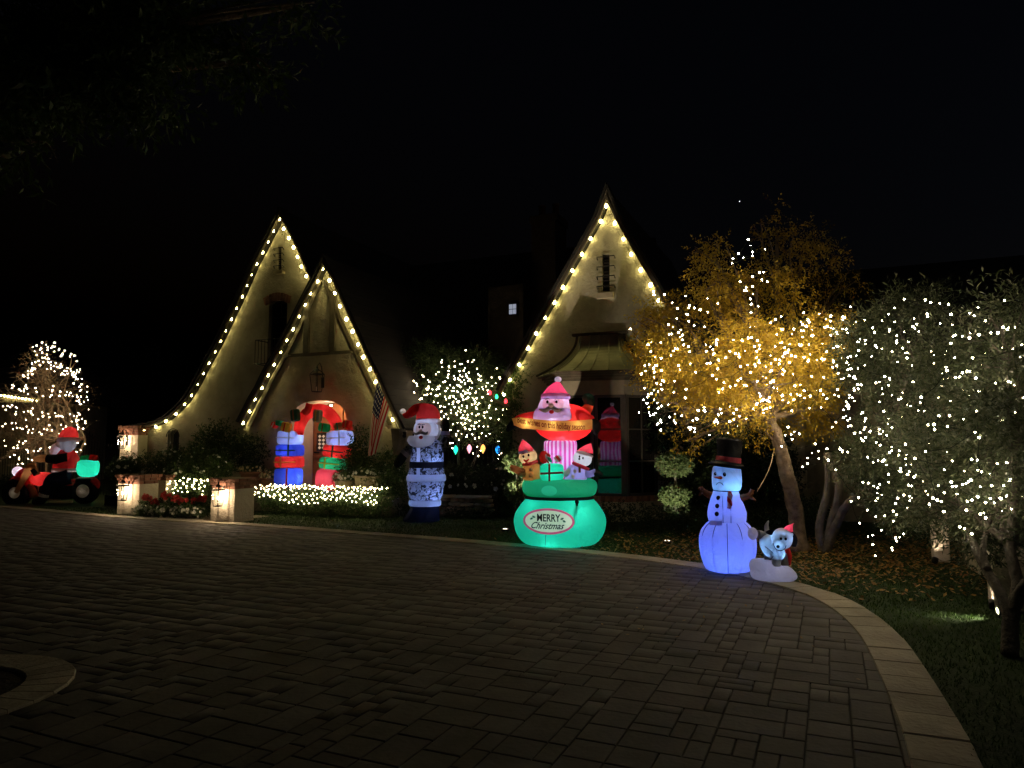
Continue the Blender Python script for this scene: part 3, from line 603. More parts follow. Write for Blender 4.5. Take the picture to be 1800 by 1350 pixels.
# corbel at the right foot of the porch gable
a = HP(697, 765, PV - .3); MB().prism([(a[0] - .1, a[1] + .15), (a[0] + .12, a[1] + .15), (a[0] + .12, a[1] - .02), (a[0] + .05, a[1] - .42), (a[0] - .02, a[1] - .45)], PV - .38, PV - .1).build('eave_bracket', M['timber'], house)
# door recess
MB().strip([(dl, DZ)] + [(x, z) for x, z in da[::-1]] + [(dr_, DZ)], [(dl - .08, DZ)] + [(dm + (x - dm) * 1.09, z + .07) for x, z in da[::-1]] + [(dr_ + .08, DZ)], PV + .345, PV + .95).build('door_reveal', M['reveal'], house)
door = MB().box(dl - .05, dr_ + .05, PV + .90, PV + .96, DZ, dh + .05).build('door', M['door'], house)
DV = PV + .90
fx0, fx1 = HP(536, 800, DV)[0], HP(612, 800, DV)[0]
for i, (x0, x1) in enumerate(((fx0, fx0 + .10), (fx0 + .12, fx0 + .17))): MB().box(x0, x1, DV - .05 - .02 * i, DV, DZ, dh + .04).build('door_jamb', M['door'], door)
lx0 = fx0 + .20; lx1 = lx0 + 1.02
MB().box(lx0, lx1, DV - .045, DV - .002, DZ + .02, dh - .08).build('door_leaf', M['door'], door)
for (a, b, c, d) in ((.12, .46, .12, .72), (.56, .90, .12, .72), (.12, .90, .80, .86), (.12, .46, .98, 1.04), (.62, .9, 1.0, 1.75), (.12, .34, 1.0, 1.75)): MB().bbox(lx0 + (a + b) / 2, DV - .055, DZ + (c + d) / 2, b - a, .03, d - c, .012).build('door_panel', M['door'], door)
a, b = HP(560, 793, DV), HP(585, 761, DV); MB().box(a[0], b[0], DV - .085, DV - .046, a[1], b[1]).build('door_window', M['winframe'], door)
lt = MB(); sx, sz = b[0] - a[0] - .08, b[1] - a[1] - .08; cx0, cz0 = a[0] + .04, a[1] + .04
for i in range(3):
    for j in range(4):
        x, z = cx0 + sx * (i + .5) / 3, cz0 + sz * (j + .5) / 4; lt.add([(x - sx / 6.8, DV - .089, z), (x, DV - .089, z - sz / 9), (x + sx / 6.8, DV - .089, z), (x, DV - .089, z + sz / 9)], [(0, 1, 2, 3)])
lt.build('leaded_panes', emis('lit_hall', (.9, .62, .4), .55), door)
MB().bbox(lx0 + .24, DV - .07, DZ + .94, .16, .04, .04, .01).build('letter_slot', M['iron'], door)
dl_t = hthing('recessed_downlight', 'small bright downlight in the top of the front door recess', 'light', *HP(577, 708, PV + .28)[:1], PV + .40, dh - .10)
MB().lathe([(.05, 0), (.055, .03)], n=16).build('trim_ring', M['trim'], dl_t); MB().lathe([(.03, -.012), (.034, .0)], n=12).build('lens', emis('downlight', (1, .75, .5), 60), dl_t)
lamp(dl_t, (0, .0, -.08), 22, (1, .66, .42), .03)
# right gable with the bay
RL = [(1066, 362), (1056, 388), (1039, 418), (1023, 447), (1006, 476), (990, 504), (975, 532), (959, 559), (943, 585), (928, 613), (913, 640), (897, 667), (884, 692)]
RR = [(1066, 362), (1080, 393), (1096, 421), (1110.5, 447), (1126.5, 474), (1143, 501), (1157, 528), (1180, 570), (1205, 615), (1232, 665)]
rll, rrr = HPs(RL, VB), HPs(RR, VB)
wl, wr = [(rll[0][0], rll[0][1] + .06)] + offp(rll[::-1], .04)[::-1][1:], offp(rrr, .04)[1:]
outer = [wl[0]] + wr + [(wr[-1][0], 0), (wl[-2][0], 0), wl[-2]] + wl[1:-2][::-1]
holed(outer, [HPs([(1058.7, 446.7), (1071.5, 446.7), (1071.5, 512), (1058.7, 512)], 0)], 0, .3).build('gable_wall', M['stucco'], house)
vent(1058.7, 1071.5, 446.7, 512, (452.5, 470, 487, 504), (1049, 1080), (1048, 1077, 513, 525))
gable_roof(rll, rrr, 7.)
MB().box(wr[-1][0] - .3, wr[-1][0], .3, 7, 0, 3.0).build('side_wall', M['stucco'], house)
MB().box(wl[-2][0], wl[-2][0] + .3, .3, 7, 0, 3.0).build('side_wall', M['stucco'], house)
# right wing behind the trees
MB().box(wr[-1][0] + .003, 3.75, .35, .6, 0, 3.1).build('wing_wall', M['stucco'], house)
MB().box(3.2, 4.0, -.25, .345, .72, 3.1).build('wing_jetty', M['stucco'], house)
MB().box(3.75, 8.5, 1.3, 1.6, 0, 3.1).build('wing_wall', M['stucco'], house)
MB().tube([(3.62, .1, 0), (3.62, .1, .719)], .05, 10).build('downpipe', M['trim'], house)
MB().prism([(-.6, 3.1), (2.2, 3.1), (3.6, 5.6), (3.5, 5.7), (-.75, 3.25)], wr[-1][0], 8.8, 'x').build('wing_roof', M['roof'], house)
# main roof, chimneys and the lit dormer behind
a, b = HP(720, 468, 6), HP(915, 460, 6)
MB().prism([(3.0, 3.2), (9, 3.2), (6.2, a[1]), (6, a[1])], a[0] - 1.5, -.2, 'x').build('main_roof', M['roof'], house)
w0 = HP(858, 500, 2.4); w1 = HP(914, 615, 2.4)
MB().box(w0[0], w1[0] + .1, 2.4, 4.5, 2.2, HP(860, 505, 2.4)[1]).build('dormer_wall', M['timber'], house)
dw0, dw1 = HP(894, 556, 2.39), HP(911, 532, 2.39)
wf = MB().box(dw0[0], dw1[0], 2.34, 2.39, dw0[1], dw1[1]).build('dormer_window', M['winframe'], house); EP = emis('lit_pane', (.62, .68, .85), .42)
for i in range(2):
    for j in range(2):
        W_, H_ = (dw1[0] - dw0[0] - .07), (dw1[1] - dw0[1] - .07); x, z = dw0[0] + .035 + W_ * (i + .5) / 2, dw0[1] + .035 + H_ * (j + .5) / 2
        MB().box(x - W_ * .22, x + W_ * .22, 2.328, 2.338, z - H_ * .22, z + H_ * .22).build('pane', EP, wf)
c0, c1 = HP(912, 495, 3), HP(978, 495, 3); d0, d1 = HP(934, 374, 3), HP(976, 374, 3)
MB().prism([(c0[0], 2), (c1[0], 2), (c1[0], c1[1]), (d1[0], c1[1] + .5), (d1[0], d1[1] - .2), (d1[0] + .06, d1[1] - .2), (d1[0] + .06, d1[1]), (d0[0] - .06, d1[1]), (d0[0] - .06, d1[1] - .2), (d0[0], d1[1] - .2), (d0[0], c1[1] + .5), (c0[0], c1[1])], 3, 3.9).build('chimney', M['chimney'], house)
for x in (d0[0] + .15, d1[0] - .15): MB().lathe([(.10, 0), (.09, .35), (.11, .36), (.11, .40)], (x, 3.45, d1[1]), 12).build('chimney_pot', M['terracotta'], house)
# bay window
ZS, ZW0, ZW1, ZT = .40, .52, 2.60, 2.93
def planp(d): return [(-1.36 - d, 0), (-.66 - d * .55, -.90 - d), (.60 + d * .55, -.69 - d), (1.14 + d, 0)]
base = MB().prism(planp(-.02), 0, ZS, 'z').build('bay_wall', M['stucco'], house)
bay = MB().prism(planp(0), ZW1, ZT, 'z').build('bay_frieze', M['trim'], house)
for k, (d, z0, z1) in enumerate(((.03, ZT - .03, ZT + .03), (.09, ZT + .031, ZT + .08), (.14, ZT + .081, ZT + .17))): MB().prism(planp(d), z0, z1, 'z').build('bay_cornice', M['timber'], house)
br = bpy.data.meshes.new('brick'); q = MB().bbox(0, 0, 0, .072, .14, .115, .008); br.from_pydata([tuple(p) for p in q.v], [], q.f); br.materials.append(M['brick'])
pl = planp(0.02)

for s in range(3):
    a, b = Vector((*pl[s], 0)), Vector((*pl[s + 1], 0)); L = (b - a).length; n = int(L / .084); an = math.atan2(b.y - a.y, b.x - a.x)
    for i in range(n):
        p = a.lerp(b, (i + .5) / n); nn = Vector((math.sin(an), -math.cos(an), 0)); o = link('brick', br, None, house); o.location = (p.x - nn.x * .05, p.y - nn.y * .05, ZS + .06); o.rotation_euler = (0, 0, an)
MB().prism(planp(-.14), ZS + .001, ZW1 - .001, 'z').build('bay_core', M['black'], house)
for s in range(3):
    pl = planp(0); a, b = Vector((*pl[s], 0)), Vector((*pl[s + 1], 0)); L = (b - a).length; an = math.atan2(b.y - a.y, b.x - a.x)
    Mx = Matrix.Translation((a.x, a.y, 0)) @ Matrix.Rotation(an, 4, 'Z'); wz = (.03, L - .03)
    if s == 1:
        window(.03, L * .5 - .02, ZW0, ZW1, .0, 1, 3, house, .055, .025, .06, Mx); window(L * .5 + .02, L - .03, ZW0, ZW1, .0, 1, 3, house, .055, .025, .06, Mx)
    else: window(.05, L - .04, ZW0, ZW1, .0, 2, 3, house, .055, .025, .06, Mx)
for x, y in planp(-.02)[1:3]: MB().box(x - .05, x + .05, y - .03, y + .07, ZS + .12, ZW1 - .001).build('bay_post', M['winframe'], house)
# swept copper roof of the bay
top = [(-.62, -.02), (-.52, -.12), (.32, -.12), (.42, -.02)]; bot = [(-1.60, -.02), (-.76, -1.08), (.70, -.87), (1.38, -.02)]; rings = []; NR = 12
for k in range(NR + 1):
    t = k / NR; p = 1 - (1 - t) ** 2.2; rings.append([(b_[0] + (t_[0] - b_[0]) * p, b_[1] + (t_[1] - b_[1]) * p, ZT + .17 + .86 * t) for b_, t_ in zip(bot, top)])
cr = MB(); cr.add([q for r_ in rings for q in r_], [(k * 4 + i, k * 4 + i + 1, (k + 1) * 4 + i + 1, (k + 1) * 4 + i) for k in range(NR) for i in range(3)], True)
ob = cr.build('bay_roof', M['copper'], house)
for p in ob.data.polygons: p.use_smooth = False
for s in range(3):
    for f in ((0, .25, .5, .75, 1.) if s == 1 else (.33, .67)):
        pth = [Vector(r_[s]).lerp(Vector(r_[s + 1]), f) + Vector((0, -.008, .008)) for r_ in rings]; MB().tube(pth, .014, 5).build('roof_seam', M['copper'], ob)
for s, x in ((0, -1), (3, 1)): MB().tube([Vector(r_[s]) + Vector((x * .02, -.02, .02)) for r_ in rings], .03, 6).build('roof_edge_trim', M['timber'], ob)
MB().box(-.72, .52, -.16, 0, ZT + 1.035, ZT + 1.09).build('roof_cap', M['timber'], ob)
MB().prism([(x * 1., y) for x, y in [(-1.60, -.02), (-.76, -1.08), (.70, -.87), (1.38, -.02)]], ZT + .13, ZT + .168, 'z').build('roof_eave', M['timber'], ob)
# ------------------------------------------------------------------ terrace, walls, pillars
def hbox(mb, u0, u1, v0, v1, z0, z1):
    b = [W(u, v, z) for z in (z0, z1) for v in (v0, v1) for u in (u0, u1)]
    return mb.add(b, [(0, 2, 3, 1), (4, 5, 7, 6), (0, 1, 5, 4), (1, 3, 7, 5), (3, 2, 6, 7), (2, 0, 4, 6)])
mb = hbox(MB(), -10.2, -4.35, -1.75, -.005, -.05, .42); mb.build('terrace', M['capstone'], None, None, 'structure')
mb = hbox(MB(), -4.30, -2.42, -.80, 4, -.05, .38); mb.build('raised_bed', M['soil'], None, None, 'structure')
mb = hbox(MB(), -12.9, -10.22, -2.2, -.005, -.05, .25); mb.build('left_bed', M['soil'], None, None, 'structure')
hbox(MB(), -9.5, -6.9, -3.95, -2.7, -.05, .006).build('entry_path', M['capstone'], None, None, 'structure')
# dry stone retaining wall
sw = hthing('stone_wall', 'low dry stone retaining wall behind the camouflage santa', 'stone wall', -3.4, -1.0)
rg = random.Random(4); z = 0.
MB().box(-1.75, 1.05, .10, .18, 0, .40).build('wall_core', M['soil'], sw)
while z < .36:
    h = rg.uniform(.08, .13); x = -1.75 + rg.uniform(0, .1)
    while x < 1.0:
        w = rg.uniform(.12, .34); hh = h * rg.uniform(.75, 1.05); m_ = MB().ell((0, 0, 0), (w / 2 - .008, .10, hh / 2), 10, 6, .45)
        m_.v = [(a + rg.uniform(-.008, .008), b + rg.uniform(-.01, .01), c + rg.uniform(-.006, .006)) for a, b, c in m_.v]; o = m_.build('stone', M['stone'], sw); o.location = (x + w / 2, rg.uniform(-.02, .03), z + h / 2); o.rotation_euler = (0, rg.uniform(-.06, .06), 0); x += w
    z += h
for i in range(7): x = -1.75 + i * .40; MB().bbox(0, 0, 0, .39, .30, .055, .012).build('coping_stone', M['capstone'], sw).location = (x + .2, .03, z + .027)
# brick capped pillars
brk = {}
def brick_mesh(l, w, h):
    k = (round(l, 3), w, h)
    if k not in brk:
        q = MB().bbox(0, 0, 0, l, w, h, .006); me = bpy.data.meshes.new('brick'); me.from_pydata([tuple(p) for p in q.v], [], q.f); me.materials.append(M['brick']); brk[k] = me
    return brk[k]
def brick_cap(t, w, d, z, courses=3):
    rg = random.Random(int(w * 100)); ex = [0, .03, .06, .06]
    for c in range(courses):
        e = ex[c]; W2, D2 = w / 2 + e, d / 2 + e
        for (ax, L, off) in (('x', 2 * W2, -D2), ('x', 2 * W2, D2), ('y', 2 * D2 - .24, -W2), ('y', 2 * D2 - .24, W2)):
            n = max(1, round(L / .2)); l = L / n
            for i in range(n):
                p = -L / 2 + l * (i + .5); s = -1 if off < 0 else 1; o = link('brick', brick_mesh(l - .012, .11, .062), None, t); j = rg.uniform(-.004, .004)
                o.location = (p, off - s * .056 + j, z + .036 + c * .072) if ax == 'x' else (off - s * .056 + j, p, z + .036 + c * .072)
                if ax == 'y': o.rotation_euler = (0, 0, math.pi / 2)
    MB().box(-w / 2 + .04, w / 2 - .04, -d / 2 + .04, d / 2 - .04, z - .01, z + .072 * courses - .005).build('cap_core', M['stone'], t)
def wall_lantern(label, u, v, z, power=0., s=1., face=0., top=True, col=(1, .76, .48), group=None, lit=True):
    t = hthing('wall_lantern', label, 'lantern', u, v, z, group, face); h, w, b = .34 * s, .13 * s, .085 * s; C_ = -.18 * s
    pts = lambda r, zz: [(sx * r, C_ + sy * r, zz) for sx, sy in ((-1, -1), (1, -1), (1, 1), (-1, 1))]
    A, B = pts(w / 2 * 1.5, h * .5), pts(b / 2 * 1.5, -h * .5); f = MB()
    for i in range(4):
        f.tube([A[i], B[i]], .009 * s, 4, True, False); f.tube([A[i], A[(i + 1) % 4]], .012 * s, 4, True, False); f.tube([B[i], B[(i + 1) % 4]], .010 * s, 4, True, False)
    for i in range(4): f.tube([A[i], (0, C_, h * .85)], .008 * s, 4, True, False)
    f.build('lantern_frame', M['iron'], t)
    Rf = MB(); r = w / 2 * 1.0; Rf.add(pts(w * .42, h * .70) + [(0, C_, h * .86)], [(0, 1, 4), (1, 2, 4), (2, 3, 4), (3, 0, 4)]); Rf.lathe([(.012 * s, h * .84), (.022 * s, h * .88), (.008 * s, h * 1.0)], (0, C_, 0), 8); Rf.build('lantern_roof', M['iron'], t)
    for i in range(4): a, c, d, e = A[i], A[(i + 1) % 4], B[(i + 1) % 4], B[i]; k = .93; q = [tuple(Vector((0, C_, p[2])).lerp(Vector(p), k)) for p in (a, c, d, e)]; MB().add(q, [(0, 1, 2, 3)]).build('lantern_pane', M['clear'], t)
    MB().tube([(0, 0, h * .2), (0, -.05 * s, h * .95), (0, C_ * .6, h * 1.18), (0, C_, h * .98)], .010 * s, 6).build('bracket', M['iron'], t)
    MB().box(-.035 * s, .035 * s, -.012, -.001, -h * .25, h * .35).build('back_plate', M['iron'], t)
    MB().tube([(0, C_, -h * .5), (0, C_, -h * .22)], .012 * s, 8).build('candle', M['petal'], t)
    if lit:
        MB().ell((0, C_, -h * .02), (.016 * s, .016 * s, .032 * s), 10, 8).build('flame_bulb', emis('lantern_flame', col, 260), t)
        lamp(t, (0, C_, h * .22), power, col, .018)
    return t
def pillar(name, label, px0, px1, pyb, pytop, v, dep, ux=None, group=None, courses=3):
    u0 = HP(px0, pyb, v)[0]; u1 = HP(px1, pyb, v)[0]; zt = HP((px0 + px1) / 2, pytop, v)[1]; w = u1 - u0
    t = hthing(name, label, 'pillar', (u0 + u1) / 2, v + dep / 2, 0, group); H = zt - .072 * courses
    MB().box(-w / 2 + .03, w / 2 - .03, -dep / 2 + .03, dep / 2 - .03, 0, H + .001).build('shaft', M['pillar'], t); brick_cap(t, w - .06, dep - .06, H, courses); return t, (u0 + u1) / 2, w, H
v1 = toloc(*G(205, 904))[1]; v2 = toloc(*G(368, 917))[1]
p1, pu1, pw1, pH1 = pillar('entry_pillar', 'left stucco entry pillar, brick capped, beside the santa motorbike lawn', 202, 243, 904, 834, v1, .55, group='brick capped pillars')
p2, pu2, pw2, pH2 = pillar('entry_pillar', 'right stucco entry pillar, brick capped, beside the lit hedge and lawn', 366, 411, 917, 841, v2, .60, group='brick capped pillars')
ul, zl = HP(215, 868, v1 - .1); wall_lantern('glowing lantern on the left entry pillar by the motorbike santa', ul + .02, v1 + .055, zl + .02, 18, .95, group='lit pillar lanterns')
ul, zl = HP(383, 877, v2 - .1); wall_lantern('glowing lantern on the right entry pillar between flowers and lit hedge', ul + .02, v2 + .055, zl + .02, 18, .95, group='lit pillar lanterns')
# low garden wall behind the first pillar
gu0, gu1 = HP(246, 860, v1 + .8)[0], HP(291, 860, v1 + .8)[0]; gz = HP(270, 834, v1 + .8)[1]
gw = hthing('garden_wall', 'short low stucco wall with brick cap behind the left entry pillar', 'wall', (gu0 + gu1) / 2, v1 + .95); w = gu1 - gu0
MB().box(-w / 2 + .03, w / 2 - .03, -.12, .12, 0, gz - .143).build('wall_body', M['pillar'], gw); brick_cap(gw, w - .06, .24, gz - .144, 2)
# tall pillar at the end of the flared wall
p3, pu3, pw3, pH3 = pillar('gate_pillar', 'taller brick capped gate pillar at the foot of the flared gable wall', 205, 239, 850, 748, -.35, .6, courses=4)
ul, zl = HP(217, 778, -.45); wall_lantern('glowing lantern on the tall gate pillar by the iron gate', ul, -.35 + .025, zl, 17, 1.0, group='lit pillar lanterns')
ul, zl = HP(553, 672, PV - .2); wall_lantern('unlit black lantern on the gable above the front door', ul + .09, PV, zl - .02, 0, 1.25, lit=False)

# iron fences
def fence(name, label, pts, top, bot, step, parent=None, curve=None):
    a, b = Vector(pts[0]), Vector(pts[1]); o = a.copy(); t = thing(name, label, 'gate' if 'gate' in name else 'fence', (a.x, a.y, 0)); L = (b - a).length; n = int(L / step); z0 = bot
    f = lambda s: top + (curve(s) if curve else 0.)
    for zz in (bot + .12, None): MB().tube([((b - a).x * s, (b - a).y * s, zz if zz else f(s) - .10) for s in np.linspace(0, 1, 9)], .014, 6).build('rail', M['iron'], t)
    me = None; pk = {}
    for i in range(n + 1):
        s = i / n; h = round(f(s) - bot, 2)
        if h not in pk:
            q = MB().tube([(0, 0, 0), (0, 0, h - .05)], .008, 5).lathe([(.009, h - .055), (.017, h - .03), (.001, h + .04)], (0, 0, 0), 5); m_ = bpy.data.meshes.new('picket'); m_.from_pydata([tuple(p) for p in q.v], [], q.f); m_.materials.append(M['iron']); pk[h] = m_
        k = link('picket', pk[h], None, t); k.location = ((b - a).x * s, (b - a).y * s, bot)
    return t
a, b = HP(772, 800, .9)[0], HP(893, 800, .9)[0]
fence('iron_fence', 'black iron picket fence above the white rose hedge, hung with coloured bulbs', (W(a, .9), W(b, .9)), HP(830, 770, .9)[1], .38, .13)
a, b = HP(-30, 800, .3)[0], HP(146, 800, .3)[0]
fence('iron_fence', 'black iron picket fence behind the wrapped tree and santa motorbike', (W(a, .3), W(b, .3)), HP(80, 790, .3)[1], 0, .14)
a, b = HP(146, 800, .3)[0], HP(205, 800, .3)[0]; zt = HP(146, 752, .3)[1]; zb = HP(203, 782, .3)[1]
fence('iron_gate', 'black iron gate with a sweeping curved top beside the tall pillar', (W(a, .3), W(b, .3)), zt, 0, .12, curve=lambda s: (zb - zt) * math.sin(s * math.pi / 2))
MB().tube([W(a, .3, 0), W(a, .3, zt + .12)], .04, 8)

# far building at the left with a lit eave
gb = thing('garage_building', 'low side building with a lit eave behind the wrapped tree', 'building', (-21, 27, 0))
ez = D(30, 700, 27)[2]; ex = D(72, 700, 27)[0] + 21
MB().box(-8, ex - .3, .5, 5, 0, ez - .02).build('wall', M['stucco'], gb); MB().prism([(0, ez), (3, ez + 1.5), (6, ez), (6, ez - .1), (0, ez - .1)], -8.2, ex, 'x').build('roof', M['roof'], gb)
MB().box(-8.2, ex, -.03, -.002, ez - .16, ez + .02).build('fascia_board', M['trim'], gb)
for x in (-4.6, -2.2, 0): MB().box(x, x + 1.1, .44, .495, 0, 2.1).build('garage_door', M['timber'], gb)

# dark trees and hills that close the view
def plant(name, label, cat, blobs, n, leaf, mat, seed, w=.4, per=7, twig=.2, base=None, trunk=None, fl=None, flmat='petal', fls=.035, group=None, droop=.15, shell=.45, sub=3, tiny=3, tr=.02, crown='foliage', bark='bark'):
    b0 = blobs[0]; o = base or (b0[0], b0[1], 0.); t = thing(name, label, cat, o, 0, group)
    npmesh(crown, foliage(rel(blobs, o), n, leaf, w, seed, per, twig, droop, shell), 4, M[mat], t)
    if trunk is not None:
        mb = MB(); pth = spline([Vector(p) - Vector(o) for p in trunk], 5); r0 = tr; mb.tube(pth, [r0 * (1.25 - .6 * i / (len(pth) - 1)) for i in range(len(pth))], 10); limbs(mb, pth[-1], r0 * .6, rel(blobs, o), seed, sub, tiny); mb.build('trunk', M[bark], t)
    if fl: npmesh('blossoms', flowers(rel(blobs, o), fl, fls, seed), 4, M[flmat], t, kind='stuff')
    return t
def hblob(u, v, z, ru, rv, rz, w=1.): x, y, _ = W(u, v); return (x, y, z, ru, rv, rz, w)
# background trees (night silhouettes)
bt = [(-34, 44, 'tall'), (-25, 48, 'b'), (-16, 46, 'c'), (7, 40, 'd'), (13, 34, 'e'), (20, 30, 'f'), (26, 24, 'g')]
lbs = ['wide dark tree silhouette at the far left beyond the side building', 'dark tree silhouette standing behind the iron gate', 'dark tree silhouette behind the flared left gable', 'dark tree silhouette behind the right gable roof', 'dark tree silhouette rising behind the yellow tree', 'broad dark tree silhouette behind the right wing', 'dark tree silhouette beyond the olive at the right edge']
for i, (x, y, _) in enumerate(bt):
    h = [9, 8, 9, 9, 8, 9, 8][i]; rg = random.Random(i); bl = [(x + rg.uniform(-2, 2), y + rg.uniform(-1, 1), h * rg.uniform(.45, .8), rg.uniform(2, 3), 2.2, rg.uniform(1.6, 2.6)) for _ in range(6)]
    plant('dark_tree', lbs[i], 'tree', bl, 1500, .30, 'dark', 50 + i, .5, 6, .7, base=(x, y, 0), trunk=[(x, y, 0), (x, y, h * .4)], tr=.3, crown='crown', sub=2, tiny=1, group='dark trees closing the view')

# dark climbers, hedges and shrubs
plant('ivy', 'dense dark ivy climbing the left wall beside the arched grille', 'ivy', [pblob(368, 790, 26, 42, 19.2, .3), pblob(392, 790, 20, 46, 18.9, .3), pblob(348, 815, 20, 30, 19.2, .3)], 1500, .05, 'green', 21, .6)
plant('ivy', 'dark ivy on the right gable corner under the string of bulbs', 'ivy', [pblob(903, 700, 10, 45, 16.4, .25), pblob(892, 780, 10, 60, 16.4, .25), pblob(893, 860, 12, 50, 16.3, .25), pblob(918, 655, 12, 18, 16.3, .15)], 1300, .05, 'green', 22, .6)
plant('ivy', 'tall dark creeper covering the wing wall behind the sad snowman', 'ivy', [pblob(1185, 760, 45, 50, 15.0, .4), pblob(1250, 830, 45, 80, 14.3, .4), pblob(1340, 810, 40, 70, 14.0, .4), pblob(1210, 860, 40, 60, 14.6, .4), pblob(1375, 850, 25, 80, 13.6, .3), pblob(1300, 880, 60, 50, 14.0, .4), pblob(1275, 745, 40, 12, 14.3, .2)], 5200, .055, 'dark', 23, .6)
plant('shrub', 'rounded dark shrub left of the gift arch above the planters', 'shrub', [pblob(432, 797, 22, 26, 18.5, .4), pblob(462, 800, 26, 28, 18.3, .4), pblob(446, 782, 30, 18, 18.4, .4)], 1500, .04, 'dark', 24, .6)
plant('shrub', 'tall dark shrub right of the gift arch beside the flag', 'shrub', [pblob(632, 790, 20, 38, 16.9, .4), pblob(618, 820, 16, 30, 16.7, .3), pblob(645, 830, 18, 30, 16.8, .35)], 1300, .045, 'green', 25, .6)
plant('rose_bush', 'leafy bush dotted with a few white roses beneath the flag', 'shrub', [pblob(668, 845, 26, 28, 16.5, .4), pblob(695, 850, 24, 30, 16.2, .4), pblob(685, 815, 16, 25, 16.5, .3)], 1500, .04, 'green', 26, .6, fl=16)
plant('rose_hedge', 'dark hedge with fading white roses behind the stone wall', 'hedge', [pblob(795, 850, 22, 32, 16.3, .35), pblob(825, 848, 22, 34, 16.3, .35), pblob(855, 852, 20, 34, 16.2, .35), pblob(880, 855, 16, 34, 16.1, .3), pblob(765, 850, 20, 28, 16.4, .35)], 2000, .04, 'dark', 27, .6, fl=22, fls=.055)
plant('box_hedge', 'low clipped dark hedge under the bay window', 'hedge', [hblob(-.5 + .42 * i, -1.75 - .05 * i, .24, .32, .3, .24) for i in range(8)], 2200, .03, 'dark', 28, .6, twig=.1)
plant('rose_bush', 'white rose bush behind the small lit hedge and low wall', 'shrub', [pblob(262, 822, 30, 22, 18.2, .5), pblob(305, 818, 28, 26, 17.9, .5), pblob(345, 815, 26, 28, 17.6, .5), pblob(380, 822, 22, 22, 17.2, .4), pblob(325, 832, 45, 14, 17.2, .4)], 2400, .04, 'green', 29, .6, fl=46, fls=.04)
plant('flowering_plant', 'white flowering plant spilling over at the foot of the gate pillar', 'plant', [pblob(222, 822, 18, 18, 17.9, .3), pblob(206, 826, 10, 16, 18.2, .3)], 600, .04, 'green', 30, .6, fl=16, fls=.04)
plant('ground_cover', 'low dark planting in front of the dry stone wall', 'plant', [pblob(650 + 26 * i, 899, 20, 10, 15.9, .25) for i in range(3)] + [pblob(800 + 26 * i, 903, 18, 7, 15.5, .2) for i in range(4)], 1100, .03, 'dark', 31, .6, twig=.08)
plant('shrub', 'dark shrub between the wing wall and the thin tree trunk', 'shrub', [pblob(1425, 905, 26, 22, 12.5, .4), pblob(1340, 925, 60, 16, 12.8, .4)], 900, .045, 'dark', 32, .6)
plant('box_hedge', 'low dark hedge behind the santa motorbike before the iron fence', 'hedge', [hblob(-15.4 - .45 * i, -1.1, .3, .34, .3, .3) for i in range(9)], 1500, .04, 'dark', 33, .6, twig=.1)
# hedges with net lights
def nethedge(label, nlabel, px0, px1, pytop, v, depth, n, nb, seed, low, zb=0., gl=None):
    u0, u1 = HP(px0, pytop, v)[0], HP(px1, pytop, v)[0]; zt = HP((px0 + px1) / 2, pytop, v)[1]; k = max(3, int((u1 - u0) / .28)); bl = []
    for i in range(k): bl += [hblob(u0 + (u1 - u0) * (i + .5) / k, v + depth / 2, zt - .2, .24, depth / 2, .2), hblob(u0 + (u1 - u0) * (i + .5) / k, v + depth / 2, (zb + zt) * .42, .24, depth / 2, (zt - zb) * .42)]
    plant('clipped_hedge', label, 'hedge', bl, n, .035, 'mid', seed, .6, twig=.10)
    rg = random.Random(seed); pts = []; rows = 9
    for j in range(rows):
        m_ = int(nb / rows); f = j / (rows - 1)
        for i in range(m_):
            s = (i + (.5 if j % 2 else 0) + rg.uniform(-.25, .25)) / m_; u = u0 + (u1 - u0) * s
            if f < .45: vv = v + depth * (.85 - f * 1.9); z = zt + .02
            else: vv = v - .02; z = zt - (f - .45) / .55 * low * (1 + .25 * math.sin(s * 9 + seed))
            pts.append(W(u, vv + rg.uniform(-.02, .02), z + rg.uniform(-.03, .03)))
    return string('net_lights', nlabel, pts, B_NET, True, group='net lights on the hedges', seed=seed, order=True)
nethedge('long clipped hedge in front of the gift arch', 'net of bright warm bulbs over the long hedge before the arch', 450, 668, 859, -2.35, .55, 3600, 216, 61, .27)
nethedge('short clipped hedge between the entry pillars', 'net of bright warm bulbs over the short hedge between pillars', 297, 368, 846, -2.9, .45, 1400, 62, 62, .24)
# flower bed between the pillars
for i, (px, py, c) in enumerate(((258, 877, 'red'), (275, 884, 'red'), (292, 872, 'red'), (310, 879, 'red'), (322, 883, 'red'), (345, 882, 'red'), (357, 880, 'red'))):
    Y = 15.9 - i * .06
    par = plant('red_flower', ['red flower spike against the left entry pillar', 'second red flower from the left entry pillar', 'tallest red flower behind the others in the bed', 'red flower in the middle of the bed', 'red flower just right of the bed middle', 'second red flower from the right entry pillar', 'red flower nearest the right entry pillar'][i], 'flower', [pblob(px, py + 14, 8, 14, Y, .12)], 90, .05, 'green', 70 + i, .4, base=(*D(px, 905, Y)[:2], 0), twig=.08, trunk=[(*D(px, 905, Y)[:2], 0), D(px, py + 6, Y)], tr=.006, sub=1, tiny=0, group='red flowers between the pillars')
    npmesh('blossoms', flowers(rel([pblob(px, py, 6, 7, Y, .07)], par.location), 16, .05, 80 + i), 4, M['redpetal'], par, kind='stuff')
